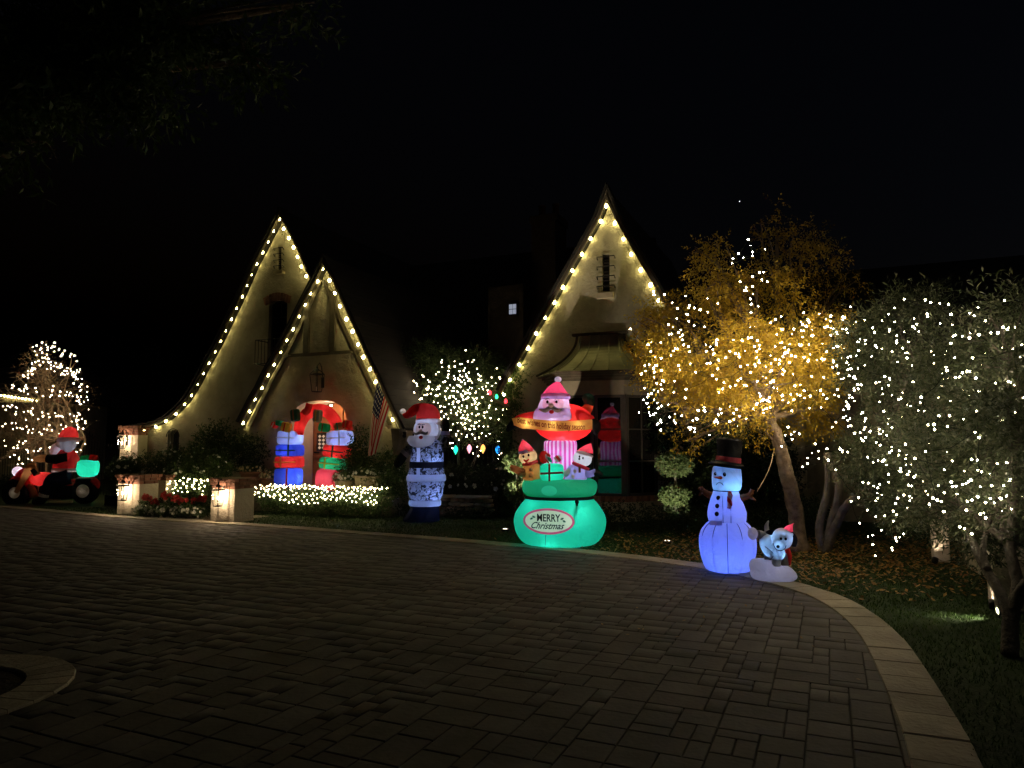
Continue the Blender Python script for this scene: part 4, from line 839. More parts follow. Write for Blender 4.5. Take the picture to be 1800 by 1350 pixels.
for i, px in enumerate((249, 268, 287, 312, 328, 350)):
    Y = 15.75 - i * .09; plant('white_flower', ['white flowers at the foot of the left entry pillar', 'second clump of white flowers from the left entry pillar', 'white flower clump under the tallest red flower', 'white flower clump in the middle of the bed front', 'second clump of white flowers from the right entry pillar', 'white flowers at the foot of the right entry pillar'][i], 'flower', [pblob(px, 897 + (i % 2) * 3, 11, 8, Y, .15)], 160, .035, 'mid', 90 + i, .5, twig=.07, fl=15, fls=.035, group='white flowers between the pillars')
# planters on the terrace
for i, (x0, x1, y0, v, mt, lb, fm) in enumerate(((414, 449, 829, -1.45, 'terracotta', 'terracotta planter of pale flowers left of the gift arch', 'yellowpetal'), (449, 487, 840, -1.55, 'terracotta', 'lower terracotta planter directly beside the left gift stack', 'yellowpetal'), (582, 612, 844, -1.6, 'stonepot', 'smaller cast stone planter beside the right gift stack', 'petal'), (613, 660, 836, -1.6, 'stonepot', 'larger cast stone planter right of the door', 'petal'))):
    a, b = HP(x0, y0, v), HP(x1, y0, v); w = b[0] - a[0]; t = hthing('planter', lb, 'planter', (a[0] + b[0]) / 2, v + w / 2, .42, 'terrace planters'); h = a[1] - .42
    MB().lathe([(w * .40, 0), (w * .46, h - .06), (w * .50, h - .05), (w * .50, h), (w * .44, h), (w * .43, h - .04)], n=20, pw=.6).build('pot', M[mt], t); MB().lathe([(w * .43, h - .05), (w * .42, h - .035)], n=16).build('potting_soil', M['soil'], t)
    x, y, _ = W((a[0] + b[0]) / 2, v + w / 2 - .05); plant('potted_flowers', ['pale flowers in the terracotta planter left of the arch', 'pale flowers in the lower terracotta planter', 'white flowers in the smaller stone planter', 'white flowers in the larger stone planter'][i], 'flowers', [(x, y, .42 + h + .05, w * .5, w * .4, .12)], 260, .035, 'mid', 110 + i, .5, base=(x, y, .42 + h - .035), twig=.08, fl=26, fls=.035, flmat=fm, group='flowers in the planters')
# topiaries
def topiary(label, balls, Y, seed):
    bl = [pblob(*b, Y) for b in balls]; x, y = bl[0][0], bl[0][1]; t = thing('topiary', label, 'topiary', (x, y, 0), 0, 'two tiered topiaries by the bay')
    for k, b in enumerate(bl): npmesh('foliage_tier', foliage(rel([b], (x, y, 0)), 700, .032, .6, seed + k, 7, .07, 0, .3), 4, M['mid'], t)
    MB().tube([(0, 0, 0), (.01, 0, bl[0][2] * .5), (0, 0, bl[0][2])], .022, 8).build('stem', M['olivebark'], t)
topiary('two tiered topiary lit from below right of the bay window', [(1186, 816, 29, 18), (1186, 871, 23, 15)], 12.9, 130)
topiary('two tiered topiary half hidden behind the green sack inflatable', [(908, 812, 20, 17), (908, 862, 20, 18)], 14.2, 134)

# landscape lights
def uplight(label, px, py, power, aim, col=(1, .86, .62), angle=60, blend=.25, inground=False):
    x, y = G(px, py); t = thing('landscape_light', label, 'garden light', (x, y, 0), 0, 'ground spotlights'); d = (Vector(aim) - Vector((x, y, .05))).normalized(); q = d.to_track_quat('-Z', 'Y'); em = emis('spot_lens', col, 3.)
    if inground:
        MB().lathe([(.075, -.03), (.078, .022), (.058, .026), (.056, .018)], n=20).build('housing', M['iron'], t); MB().lathe([(.056, .018), (.03, .030), (.004, .034)], n=18).build('lens', em, t); o = Vector((0, 0, .05))
    else:
        m_ = q.to_matrix().to_4x4(); m_.translation = Vector((0, 0, .06)); MB().lathe([(.03, .07), (.042, .02), (.042, -.02), (.036, -.02), (.03, .01)], n=14, M=m_).build('housing', M['iron'], t); MB().tube([(0, 0, -.02), (0, 0, .05)], .008, 6).build('stake', M['iron'], t)
        MB().lathe([(.034, -.012), (.034, -.008)], n=14, M=m_).build('lens', em, t); o = Vector((0, 0, .06)) + d * .03
    l = lamp(t, tuple(o), power, col, .015, 'SPOT', spot_size=math.radians(angle), spot_blend=blend); l.rotation_euler = q.to_euler(); return t
ga = HP(965, 520, 0)
uplight('small ground spotlight on the lawn left of the green sack', 888, 932, 700, W(ga[0] - .10, 0, ga[1]), angle=34, blend=.06, inground=True)
uplight('small ground spotlight below the right topiary', 1173, 953, 220, D(1187, 835, 12.9), angle=46, inground=True)
uplight('ground spotlight behind the near olive trunk washing the lawn', 1757, 1085, 26, (3.7, 6.8, -.02), (.9, .95, .5), 66, 1.)
uplight('ground spotlight at the foot of the right boundary pillar', 1747, 1070, 40, (5.0, 7.3, 1.0), (1, .86, .66), 70, .5)
uplight('ground spotlight in the leaves beside the far boundary post', 1644, 992, 5, (6.0, 10.0, .8), (1, .8, .6), 60, .5)
uplight('small spotlight hidden among the white roses behind the flower bed', 322, 872, 14, D(345, 800, 17.6), (1, .95, .7), 90, .6)
# boundary pillars and wall at the right
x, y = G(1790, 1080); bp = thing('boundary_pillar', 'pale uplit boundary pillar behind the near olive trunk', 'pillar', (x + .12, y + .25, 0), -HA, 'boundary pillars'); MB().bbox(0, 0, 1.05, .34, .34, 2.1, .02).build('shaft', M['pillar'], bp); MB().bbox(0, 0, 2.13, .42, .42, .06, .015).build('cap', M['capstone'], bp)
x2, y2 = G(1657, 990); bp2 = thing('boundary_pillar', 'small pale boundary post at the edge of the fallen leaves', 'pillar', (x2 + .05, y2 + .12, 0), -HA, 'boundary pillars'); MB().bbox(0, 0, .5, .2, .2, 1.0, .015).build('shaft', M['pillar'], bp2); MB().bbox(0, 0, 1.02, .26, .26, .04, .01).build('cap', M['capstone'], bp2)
bwt = thing('boundary_wall', 'low dim stucco wall running between the two boundary pillars', 'wall', (x2 + .3, y2 - .1, 0)); dx, dy = x + .4 - x2 - .3, y - y2 + .3; an = math.atan2(dy, dx); Mz = Matrix.Rotation(an, 4, 'Z'); MB().box(.0, math.hypot(dx, dy), -.08, .08, 0, .8, Mz).build('wall_body', M['stucco'], bwt); MB().box(-.0, math.hypot(dx, dy), -.11, .11, .801, .85, Mz).build('coping', M['capstone'], bwt)

# ------------------------------------------------------------------ lit trees
def tree_lights(pl, n, Y, jit, ydepth, seed, blobs=None):
    rg = random.Random(seed); out = []; tot = sum(w for *_, w in pl)
    for L, w in [(l[:-1], l[-1]) for l in pl]:
        k = max(2, int(n * w / tot)); segs = [(Vector((*a, 0)), Vector((*b, 0))) for a, b in zip(L[:-1], L[1:])]; ls = [(b - a).length for a, b in segs]; T = sum(ls)
        for i in range(k):
            s = (i + rg.random() * .8) / k * T; j = 0
            while j < len(ls) - 1 and s > ls[j]: s -= ls[j]; j += 1
            p = segs[j][0].lerp(segs[j][1], min(1, s / ls[j])); out.append(D(p.x + rg.gauss(0, jit), p.y + rg.gauss(0, jit), Y + rg.uniform(-ydepth, ydepth)))
    return out
# yellow tree
YT = [(1132, 590, 32, 48, 11.1), (1180, 560, 65, 50, 10.9), (1165, 640, 45, 50, 10.8), (1245, 625, 105, 85, 10.3), (1330, 680, 110, 75, 10.0), (1440, 640, 80, 90, 10.5), (1330, 510, 75, 80, 10.8), (1410, 455, 75, 65, 11.6), (1365, 400, 45, 42, 11.6), (1255, 450, 40, 30, 11.0), (1195, 715, 48, 40, 10.3), (1450, 715, 55, 60, 10.6), (1350, 755, 45, 28, 10.4), (1470, 520, 50, 60, 11.8), (1240, 510, 60, 40, 10.7), (1290, 720, 50, 35, 10.0), (1210, 775, 22, 30, 10.6)]
yb = [pblob(a, b, c, d, e, min(.9, c / 115.), .45 if e > 11.5 else 1.) for a, b, c, d, e in YT]; base = (*G(1405, 968), 0)
yt = thing('yellow_tree', 'tree with bright yellow autumn leaves wrapped in warm lights', 'tree', base)
npmesh('crown', foliage(clumps(rel(yb, base), 9, .42, 1), 6600, .052, .42, 140, 7, .22, .35, .42), 4, M['gold'], yt)
tk = MB(); fork = D(1368, 775, 10.3); f2 = D(1352, 735, 10.2)
pth = spline([Vector(p) - Vector(base) for p in (base, D(1398, 900, 10.7), D(1382, 830, 10.4), fork, f2)], 6); tk.tube(pth, [.125 - .05 * i / (len(pth) - 1) + (.04 if i < 2 else 0) for i in range(len(pth))], 14); rough(tk, .011, 2)
limbs(tk, pth[-1], .06, rel(yb, base), 141, 4, 5); tk.build('trunk', M['bark'], yt)
pts = tree_lights([((1150, 525), (1195, 528), (1240, 545), 9), ((1175, 555), (1185, 600), (1230, 615), (1300, 625), (1400, 600), (1470, 575), 36), ((1210, 560), (1260, 540), 6), ((1308, 425), (1305, 470), (1312, 520), (1318, 560), 13), ((1334, 432), (1330, 480), (1322, 520), (1320, 555), 13), ((1345, 565), (1380, 580), (1440, 575), (1500, 565), 26), ((1150, 650), (1190, 625), (1200, 600), 14), ((1148, 690), (1160, 730), (1220, 745), (1290, 735), (1330, 700), (1400, 700), (1460, 695), 62), ((1290, 600), (1350, 640), (1420, 625), (1490, 620), 30), ((1340, 640), (1360, 680), (1330, 720), 16), ((1440, 640), (1500, 650), (1490, 700), 14), ((1390, 760), (1420, 800), (1455, 795), (1465, 770), 20), ((1150, 600), (1145, 680), (1150, 740), 22), ((1200, 640), (1300, 660), (1400, 650), 14)], 300, 9.75, 12, .4, 142)
string('tree_lights', 'warm mini lights draped through the yellow tree', pts, B_TREE, order=True, group='mini lights on the trees', seed=5)
pts = tree_lights([((1160, 560), (1250, 600), (1350, 600), (1450, 590), 30), ((1160, 660), (1260, 700), (1380, 670), (1480, 660), 30), ((1150, 720), (1240, 740), (1320, 690), 20), ((1420, 560), (1490, 600), (1500, 680), 20)], 95, 9.6, 24, .4, 144)
string('tree_lights', 'second strand of mini lights spread over the yellow tree', pts, B_TREE, order=True, group='mini lights on the trees', seed=15)
# olives
OB = [(1560, 560, 60, 45, 8.6), (1610, 640, 80, 70, 8.0), (1540, 680, 50, 90, 8.8), (1560, 800, 60, 90, 8.6), (1640, 790, 70, 80, 7.8), (1620, 560, 60, 50, 8.4), (1545, 880, 45, 45, 8.9), (1600, 900, 60, 30, 8.3), (1520, 600, 30, 60, 9.0)]
ob_ = [pblob(a, b, c, d, e, .45) for a, b, c, d, e in OB]; base = (*G(1450, 972), 0)
t = thing('olive_tree', 'silvery olive tree with a forked pale trunk left of the leafy olive', 'tree', base); npmesh('crown', foliage(clumps(rel(ob_, base), 9, .42, 2), 3600, .062, .24, 150, 8, .24, .0, .5), 4, M['olive'], t)
tk = MB()
for P_, r_ in (([base, D(1462, 920, 10.4), D(1475, 860, 10.1), D(1452, 795, 10.2)], .055), ([base, D(1440, 930, 10.5), D(1455, 860, 10.3), D(1453, 800, 10.1)], .05), ([base, D(1480, 900, 10.2), D(1520, 860, 9.6), D(1560, 800, 9.0)], .05)):
    q = spline([Vector(p) - Vector(base) for p in P_], 6); tk.tube(q, [r_ * (1.5 - .8 * i / (len(q) - 1)) for i in range(len(q))], 10)
rough(tk, .006, 3)
limbs(tk, q[-1], .045, rel(ob_, base), 151, 3, 4); tk.build('trunk', M['olivebark'], t)
pts = tree_lights([((1480, 600), (1500, 620), (1530, 580), (1580, 575), (1640, 570), 30), ((1500, 680), (1560, 690), (1610, 700), (1660, 720), 24), ((1490, 720), (1530, 760), (1600, 780), 26), ((1500, 640), (1490, 740), (1510, 800), 14), ((1520, 880), (1560, 870), (1640, 880), 22), ((1525, 935), (1550, 945), (1580, 930), 9), ((1530, 800), (1600, 830), (1650, 850), 18), ((1600, 620), (1680, 650), 16)], 250, 7.9, 20, .5, 152)
string('tree_lights', 'warm mini lights on the olive left of the near one', pts, B_NEAR, order=True, group='mini lights on the trees', seed=6)
ON = [(1700, 600, 60, 60, 6.4), (1760, 560, 50, 50, 6.0), (1790, 680, 70, 80, 5.7), (1700, 760, 80, 90, 6.2), (1790, 850, 70, 80, 5.8), (1680, 900, 60, 60, 6.4), (1740, 950, 60, 35, 6.2), (1850, 600, 60, 80, 5.8), (1850, 780, 70, 110, 5.6), (1690, 680, 50, 50, 6.6), (1860, 940, 60, 50, 5.6)]
on = [pblob(a, b, c, d, e, .38) for a, b, c, d, e in ON]; base = (*G(1775, 1152), 0)
t = thing('olive_tree', 'near olive tree with dark twisted trunk at the lawn edge', 'tree', base); npmesh('crown', foliage(clumps(rel(on, base), 9, .42, 3), 2700, .064, .24, 160, 9, .26, .0, .55), 4, M['olive'], t)
tk = MB()
for P_, r_ in (([base, D(1772, 1080, 5.6), D(1757, 1040, 5.7), D(1725, 985, 5.9), D(1700, 930, 6.1)], .04), ([base, D(1778, 1080, 5.6), D(1790, 1030, 5.6), D(1775, 960, 5.7), D(1785, 880, 5.8)], .046), ([D(1776, 1100, 5.58), D(1786, 1045, 5.56), D(1812, 1005, 5.5), D(1850, 900, 5.5)], .022), ([D(1735, 1000, 5.8), D(1728, 960, 5.9), D(1745, 900, 6.1)], .022)):
    q = spline([Vector(p) - Vector(base) for p in P_], 6); tk.tube(q, [r_ * (1.35 - .7 * i / (len(q) - 1)) for i in range(len(q))], 12)
rough(tk, .0045, 4)
limbs(tk, Vector(D(1775, 960, 5.7)) - Vector(base), .03, rel(on, base), 161, 3, 4); tk.build('trunk', M['olivebark'], t)
pts = tree_lights([((1660, 560), (1720, 590), (1790, 620), 9), ((1680, 690), (1730, 690), (1790, 680), 12), ((1650, 720), (1720, 750), (1760, 745), 10), ((1650, 870), (1720, 860), (1790, 880), 22), ((1640, 800), (1700, 830), (1780, 830), 12), ((1700, 905), (1760, 900), (1830, 890), 12), ((1820, 700), (1830, 800), 8), ((1660, 600), (1700, 640), (1780, 660), 10), ((1600, 540), (1700, 545), (1770, 560), 8), ((1790, 560), (1795, 700), (1785, 850), 16)], 180, 5.9, 20, .35, 162)
string('tree_lights', 'warm mini lights on the near olive at the lawn edge', pts, B_NEAR, order=True, group='mini lights on the trees', seed=7)
# wrapped tree at the left
LT = [(75, 650, 50, 42, 20.5), (60, 700, 60, 50, 20.5), (105, 690, 48, 60, 20.3), (75, 760, 70, 50, 20.4), (40, 790, 40, 40, 20.6), (115, 770, 38, 40, 20.2), (20, 740, 30, 60, 20.8)]
lb_ = [pblob(a, b, c, d, e, .75) for a, b, c, d, e in LT]; base = (*D(85, 870, 20.4)[:2], 0)
t = thing('wrapped_tree', 'sparse brown leaved tree wrapped in bands of warm lights', 'tree', base); npmesh('crown', foliage(clumps(rel(lb_, base), 8, .45, 4), 1500, .05, .45, 170, 5, .3, .1, .5), 4, M['brownleaf'], t)
tk = MB()
for dx in (-.5, -.15, .2, .5, .75):
    q = spline([(dx * .4, 0, 0), (dx * .8, .05, .8), (dx * 1.3, 0, 1.7)], 4); tk.tube(q, [.05 - .02 * i / len(q) for i in range(len(q))], 7); limbs(tk, q[-1], .03, rel(lb_, base), int(dx * 50) + 170, 3, 6, .008)
tk.build('trunk', M['twig'], t)
pts = tree_lights([((58, 608), (90, 612), (130, 625), 26), ((65, 620), (100, 640), (140, 660), 26), ((45, 650), (75, 635), (120, 655), (145, 680), 30), ((20, 680), (70, 685), (110, 690), (150, 700), 36), ((0, 712), (50, 725), (110, 730), (150, 740), 36), ((5, 745), (60, 755), (120, 760), (150, 750), 34), ((10, 780), (50, 790), (90, 790), (150, 785), 30), ((55, 640), (50, 660), (45, 668), 10), ((130, 650), (150, 700), (130, 740), 20), ((15, 800), (40, 815), (65, 808), 10)], 260, 19.9, 5, .3, 172)
string('tree_lights', 'bands of warm mini lights round the sparse left tree', pts, B_FAR, order=True, group='mini lights on the trees', seed=8)
string('eave_lights', 'short row of warm bulbs under the side building eave', [D(2 + 6.2 * i, 695 + .9 * i, 26.9) for i in range(12)], B_GABLE, group='rows of bulbs under eaves', seed=9)
# centre tree
CT = [(770, 680, 55, 50, 18.3), (830, 680, 50, 55, 18.3), (800, 730, 70, 40, 18.0), (860, 720, 30, 50, 18.0), (750, 640, 40, 30, 18.8), (835, 635, 50, 25, 18.8), (735, 690, 22, 30, 18.4)]
cb = [pblob(a, b, c, d, e, .6) for a, b, c, d, e in CT]; base = (*D(805, 860, 18.2)[:2], 0.38)
t = thing('willow_leaved_tree', 'bushy narrow leaved tree full of lights between the two gables', 'tree', base); npmesh('crown', foliage(clumps(rel(cb, base), 8, .55, 5), 4200, .10, .16, 180, 8, .30, .1, .5), 4, M['mid'], t)
tk = MB()
for dx in (-.4, 0, .35): q = spline([(dx * .3, 0, -.1), (dx, .05, .6), (dx * 1.6, 0, 1.2)], 4); tk.tube(q, [.05 - .02 * i / len(q) for i in range(len(q))], 7); limbs(tk, q[-1], .03, rel(cb, base), int(dx * 10) + 190, 3, 2)
tk.build('trunk', M['olivebark'], t)
pts = tree_lights([((722, 680), (760, 685), (800, 690), (860, 700), 60), ((730, 700), (790, 720), (860, 735), 60), ((770, 660), (800, 650), (825, 640), 24), ((800, 650), (830, 670), (880, 672), 36), ((790, 700), (800, 750), (850, 760), 44), ((820, 650), (810, 740), 30), ((885, 700), (886, 790), 24), ((800, 780), (890, 800), 12)], 290, 17.5, 14, .3, 182)
string('tree_lights', 'dense warm mini lights in the narrow leaved tree between gables', pts, B_FAR, order=True, group='mini lights on the trees', seed=10)
# overhanging branches of a near tree
OV = [(60, 60, 130, 90, 5.0), (200, 60, 120, 80, 5.2), (90, 170, 90, 50, 5.0), (350, 50, 110, 60, 5.6), (430, 110, 60, 35, 5.8), (40, 250, 60, 30, 4.8), (240, 150, 80, 40, 5.2), (520, 10, 60, 12, 5.8)]
ov = [pblob(a, b, c, d, e, .35) for a, b, c, d, e in OV]; base = (-5.4, 4.6, -.02)
t = thing('overhanging_tree', 'dark tree whose low branches hang into the upper left sky', 'tree', base); npmesh('crown', foliage(clumps(rel(ov, base), 7, .5, 6), 1500, .09, .28, 200, 8, .3, .3, .5), 4, M['green'], t)
tk = MB(); q = spline([(0, 0, 0), (-.1, .1, 1.6), (.2, .1, 3.0), (.7, .2, 3.9)], 5); tk.tube(q, [.2 - .08 * i / len(q) for i in range(len(q))], 12); limbs(tk, q[-1], .06, rel(ov, base), 201, 3, 3); tk.build('trunk', M['bark'], t)

# ------------------------------------------------------------------ strings on the gables, coloured bulbs
def even(L, step_px):
    out = [L[0]]; acc = 0
    P = [Vector((*p, 0)) for p in L]; return [(p.x, p.y) for p in resample(P, step_px)]
def on_gable(L, v): return [W(HP(*p, v)[0], v, HP(*p, v)[1]) for p in L]
string('gable_lights', 'string of yellow bulbs following the curved left gable edge', on_gable(even(LB, 21.5)[::-1], -.10) + on_gable(even(RB[:5], 18.5)[1:], -.2), B_GABLE, group='bulb strings on the gables', rnd=.5, jig=.016)
string('gable_lights', 'string of yellow bulbs along the porch gable', on_gable(even(PLB + [(427, 758)], 23.5)[::-1], PV - .10) + on_gable(even(PRB, 24.5)[1:], PV - .2), B_GABLE, group='bulb strings on the gables', rnd=.5, jig=.016)
string('gable_lights', 'string of yellow bulbs along the right gable', on_gable((RL + [(893, 665)])[::-1], -.07) + on_gable(RR[1:7], -.09), B_GABLE, group='bulb strings on the gables', rnd=.5, jig=.016)
for i, (px, py, nm, c) in enumerate(((801, 790, 'green', (.02, .8, .42)), (825, 788, 'pink', (1, .35, .45)), (849, 788, 'orange', (1, .45, .10)), (875, 790, 'blue', (.02, .30, 1)))):
    x, y, z = W(*HP(px, py, .82)[:1], .82, HP(px, py, .82)[1]); t = thing('ornament_light', f'large glowing {nm} onion shaped bulb hung on the iron fence', 'ornament', (x, y, z), 0, 'large coloured bulbs on the fence')
    MB().lathe([(.004, -.13), (.018, -.10), (.045, -.05), (.060, 0), (.048, .045), (.025, .075), (.012, .10)], n=16).build('globe', emis(nm + '_globe', c, 2.2), t); MB().lathe([(.02, .095), (.02, .125), (.008, .14)], n=8).build('socket', M['iron'], t)
ec = [(861, 690, 'red', (1, .03, .04)), (873, 697, 'green', (.02, .7, .2)), (889, 705, 'red', (1, .03, .04))]
p_ = [W(HP(a, b, -.5)[0], -.5, HP(a, b, -.5)[1]) for a, b, *_ in ec]; o = Vector(p_[0]); t = thing('coloured_string', 'short string of red and green bulbs at the right gable eave foot', 'string lights', tuple(o))
for p, e in zip(p_, ec): MB().lathe([(.02, -.05), (.034, -.02), (.028, .02), (.01, .05)], tuple(Vector(p) - o), 8).build('bulb', emis(e[2] + '_bulb', e[3], 6), t, f'{e[2]} bulb')
MB().tube([Vector(p) - o + Vector((0, 0, .05)) for p in p_], .005, 4).build('wire', M['wire'], t)
gt = [W(HP(a, b, -.3)[0], -.3, HP(a, b, -.3)[1]) for a, b in ((866, 688), (868, 702), (888, 711), (893, 714))]
inv = Matrix.Rotation(HA, 4, 'Z')
MB().tube(spline([inv @ (Vector(p) - Vector((*HO, 0))) for p in gt], 4), .035, 8).build('gutter_pipe', M['trim'], house)
# the planet in the night sky
x, y, z = D(1300, 354, 900); st = thing('planet', 'tiny bright planet alone in the dark sky above the yellow tree', 'star', (x, y, z)); MB().ell((0, 0, 0), (.75, .75, .75), 10, 8).build('disc', emis('planet_light', (.85, .9, 1), 1.6), st)

# tether cord from the snowman's raised arm up into the tree, cable on the ground
a, b, c_ = Vector(D(1331, 864, 9.1)), Vector(D(1352, 822, 9.6)), Vector(D(1361, 788, 10.2)); t = thing('tether_cord', 'thin pale tether cord from the sad snowman arm up to the yellow tree', 'cord', tuple(a)); MB().tube(spline([Vector((0, 0, 0)), b - a + Vector((0, 0, -.02)), c_ - a], 4), .007, 6).build('cord', M['twig'], t)
pc = [G(1180, 955), G(1210, 975), G(1245, 988), G(1275, 1000)]; o = Vector((*pc[0], .02)); t = thing('power_cable', 'thin black power cable on the grass leading to the sad snowman', 'cable', tuple(o)); MB().tube(spline([Vector((x, y, .02 + .01 * (i % 2))) - o for i, (x, y) in enumerate(pc)], 5), .006, 6).build('cable', M['black'], t)
# ------------------------------------------------------------------ inflatables (printed nylon, lit from inside by LEDs plus added fill lamps)
NY = {k: (NYC.__setitem__(k, c), fab('nylon_' + k, c, t))[1] for k, c, t in (('white', (.86, .86, .86), .55), ('red', (.80, .045, .04), .5), ('orange', (.85, .14, .06), .5), ('pink', (.85, .10, .16), .5), ('green', (.03, .55, .28), .5), ('teal', (.025, .74, .48), .55), ('blue', (.07, .14, .85), .5),
      ('black', (.012, .012, .014), .3), ('navy', (.012, .016, .035), .4), ('cream', (.80, .68, .48), .5), ('skin', (.85, .62, .50), .5), ('tan', (.62, .33, .13), .5), ('brown', (.30, .12, .05), .45), ('grey', (.35, .35, .36), .45), ('beard', (.62, .60, .62), .45), ('lilac', (.62, .58, .88), .5), ('yellow', (.85, .60, .10), .5), ('darkgreen', (.03, .12, .07), .4), ('stache', (.30, .27, .25), .4))}
NY['stripe'] = fab_stripes('nylon_pink_stripes', (.90, .82, .88), (.80, .12, .45), math.pi / 9)
NY['candy'] = fab_stripes('nylon_candy', (.85, .85, .85), (.7, .04, .04), .11, False, .8)
NY['camo'] = fab_camo('nylon_camouflage', [(.02, .02, .022), (.12, .115, .10), (.62, .62, .66), (.26, .24, .20), (.50, .50, .52)], 11.)
NY['camo_dark'] = fab_camo('nylon_dark_camouflage', [(.02, .02, .022), (.07, .07, .065), (.25, .25, .25), (.12, .11, .10), (.2, .2, .2)], 9.)
PR = {k: solid('print_' + k, [c, c], .7) for k, c in (('black', (.01, .01, .012)), ('white', (.8, .8, .8)), ('orange', (.8, .25, .08)), ('red', (.7, .03, .05)), ('dkred', (.25, .015, .01)))}
SEAM = solid('seam_thread', [(.03, .03, .05), (.05, .05, .08)], .8)
LEDK = 1.5
class Inf:                                                       # local frame: x right, y away from the camera, z up; q turns crop pixels into metres
    def __init__(s, name, label, cat, px, pyb, cx, cyb, k, gz=0., turn=True, Y=None, group='lit holiday inflatables'):
        X, Y_ = G(px, pyb, gz) if Y is None else D(px, pyb, Y)[:2]; s.ph = -math.atan2(X, Y_) if turn else 0.; sc = F / Y_ * k; s.sx, s.sz = sc / math.cos(s.ph), sc; s.cx, s.cyb = cx, cyb
        s.t = thing(name, label, cat, (X, Y_, gz), s.ph, group)
    def q(s, a, b, y=0.): return ((a - s.cx) / s.sx, y, (s.cyb - b) / s.sz)
    def l(s, a): return a / s.sz
    def ell(s, name, a, b, ra, rb, y=0., ry=None, mat='white', pw=1., parent=None, rot=0., n=28, m=18, label=None, z0=-1, z1=1):
        c = Vector(s.q(a, b, y)); rx, rz = ra / s.sx, rb / s.sz; ry = rx if ry is None else ry
        Mx = Matrix.Translation(c) @ Matrix.Rotation(rot, 4, 'Y')
        mb = MB().ell((0, 0, 0), (rx, ry, rz), n, m, pw, Mx, z0, z1)
        if z0 > -1: mb.f.pop(-2); mb.sm.pop()
        if z1 < 1: mb.f.pop(); mb.sm.pop()
        return mb.build(name, s.mat(mat), parent or s.t, label)
    def mat(s, m): return NY.get(m) or PR.get(m) if isinstance(m, str) else m
    def tube(s, name, pts, rad, mat, parent=None, n=14, label=None):
        P = [Vector(s.q(*p)) for p in pts]; k = 5; Q = spline(P, k); R = []
        if not hasattr(rad, '__len__'): rad = [rad] * len(pts)
        for i in range(len(pts) - 1): R += [rad[i] + (rad[i + 1] - rad[i]) * j / k for j in range(k)]
        R.append(rad[-1]); return MB().tube(Q, [s.l(r) for r in R], n).build(name, s.mat(mat), parent or s.t, label)
    def lathe(s, name, prof, mat, y=0., sy=1., parent=None, n=36, pw=1., lobes=0, la=0., tilt=0., label=None):  # prof of (cx, halfwidth, y) in crop px
        mb = MB(); vs = []; m = len(prof)
        for cx, r, b in prof:
            x0, _, z = s.q(cx, b)
            for k in range(n):
                a = 2 * math.pi * k / n; ca, sa = math.cos(a), math.sin(a)
                if pw != 1: ca = math.copysign(abs(ca) ** pw, ca); sa = math.copysign(abs(sa) ** pw, sa)
                f = 1 - la * (1 - abs(math.sin(lobes * a / 2)) ** .6) if lobes else 1
                vs.append((x0 + r / s.sx * ca * f, y + r / s.sx * sa * sy * f, z + tilt * (r / s.sx * ca)))
        fs = [(i * n + k, (i + 1) * n + k, (i + 1) * n + (k + 1) % n, i * n + (k + 1) % n) for i in range(m - 1) for k in range(n)] 
        return mb.add(vs, fs, True).build(name, s.mat(mat), parent or s.t, label)
    def disc(s, name, a, b, ra, rb, y, mat='black', rot=0., parent=None, th=.012):     # lens shaped patch facing the camera
        return s.ell(name, a, b, ra, rb, y, th, mat, 1., parent, rot, 16, 8)
    def box(s, name, a, b, wa, hb, y, d, mat, rot=0., pw=.45, parent=None, label=None):  # puffed box
        return s.ell(name, a, b, wa / 2, hb / 2, y, d / 2, mat, pw, parent, rot, 28, 18, label)
    def led(s, a, b, y, p, col=(.62, .74, 1), size=.03): return lamp(s.t, s.q(a, b, y), p * LEDK, col, size, name='led_or_fill_light')  # inner LEDs, plus small fill lamps added in sealed parts
def smooth(prof, k=4):
    P = [Vector(p) for p in prof]; return [tuple(v) for v in spline(P, k)]

# ---- sad snowman (crop scale 4.5)
S = Inf('snowman_inflatable', 'sad snowman inflatable in a black top hat, glowing blue on the driveway edge', 'inflatable', 1280, 1003, 402, 1190, 4.5)
S.lathe('lower_body', smooth([(402, 120, 1192), (402, 175, 1178), (402, 212, 1100), (402, 231, 990), (402, 220, 900), (405, 180, 840), (405, 145, 812)]), 'white', lobes=8, la=.05)
S.lathe('middle_body', smooth([(405, 148, 812), (403, 156, 775), (403, 156, 735), (400, 140, 680), (398, 118, 620), (398, 100, 575)]), 'white', lobes=8, la=.03)
S.lathe('head', smooth([(405, 98, 574), (407, 112, 555), (409, 119, 500), (409, 116, 430), (409, 108, 392), (409, 90, 380)]), 'white', pw=.85)
S.lathe('neck_band', [(402, 101, 578), (402, 104, 573), (402, 101, 568)], 'navy')
ht = S.lathe('hat', smooth([(413, 120, 392), (413, 138, 380), (413, 138, 366), (415, 108, 352), (420, 98, 345), (428, 92, 330), (434, 98, 250), (438, 102, 190), (438, 92, 172), (438, 60, 164)]), 'black', tilt=-.12)
S.lathe('hat_band', [(423, 99, 352), (424, 101, 345), (427, 100, 318), (428, 98, 310)], 'pink', parent=ht, tilt=-.12)
hy = -118 / S.sx
for a, b, r in ((320, 441, 13), (392, 444, 16)):
    yy = -math.sqrt(max(0, 1 - ((a - 409) / 119) ** 2)) ** .8 * 119 / S.sx; e = S.disc('eye', a, b, r * .8, r, yy - .004, 'black'); S.disc('eye_glint', a + 4, b - 5, 4, 4, yy - .018, 'white', parent=e)
S.tube('nose', [(362, 470, hy + .01), (345, 468, hy - .05), (310, 463, hy - .10)], [13, 9, 1.5], 'orange')
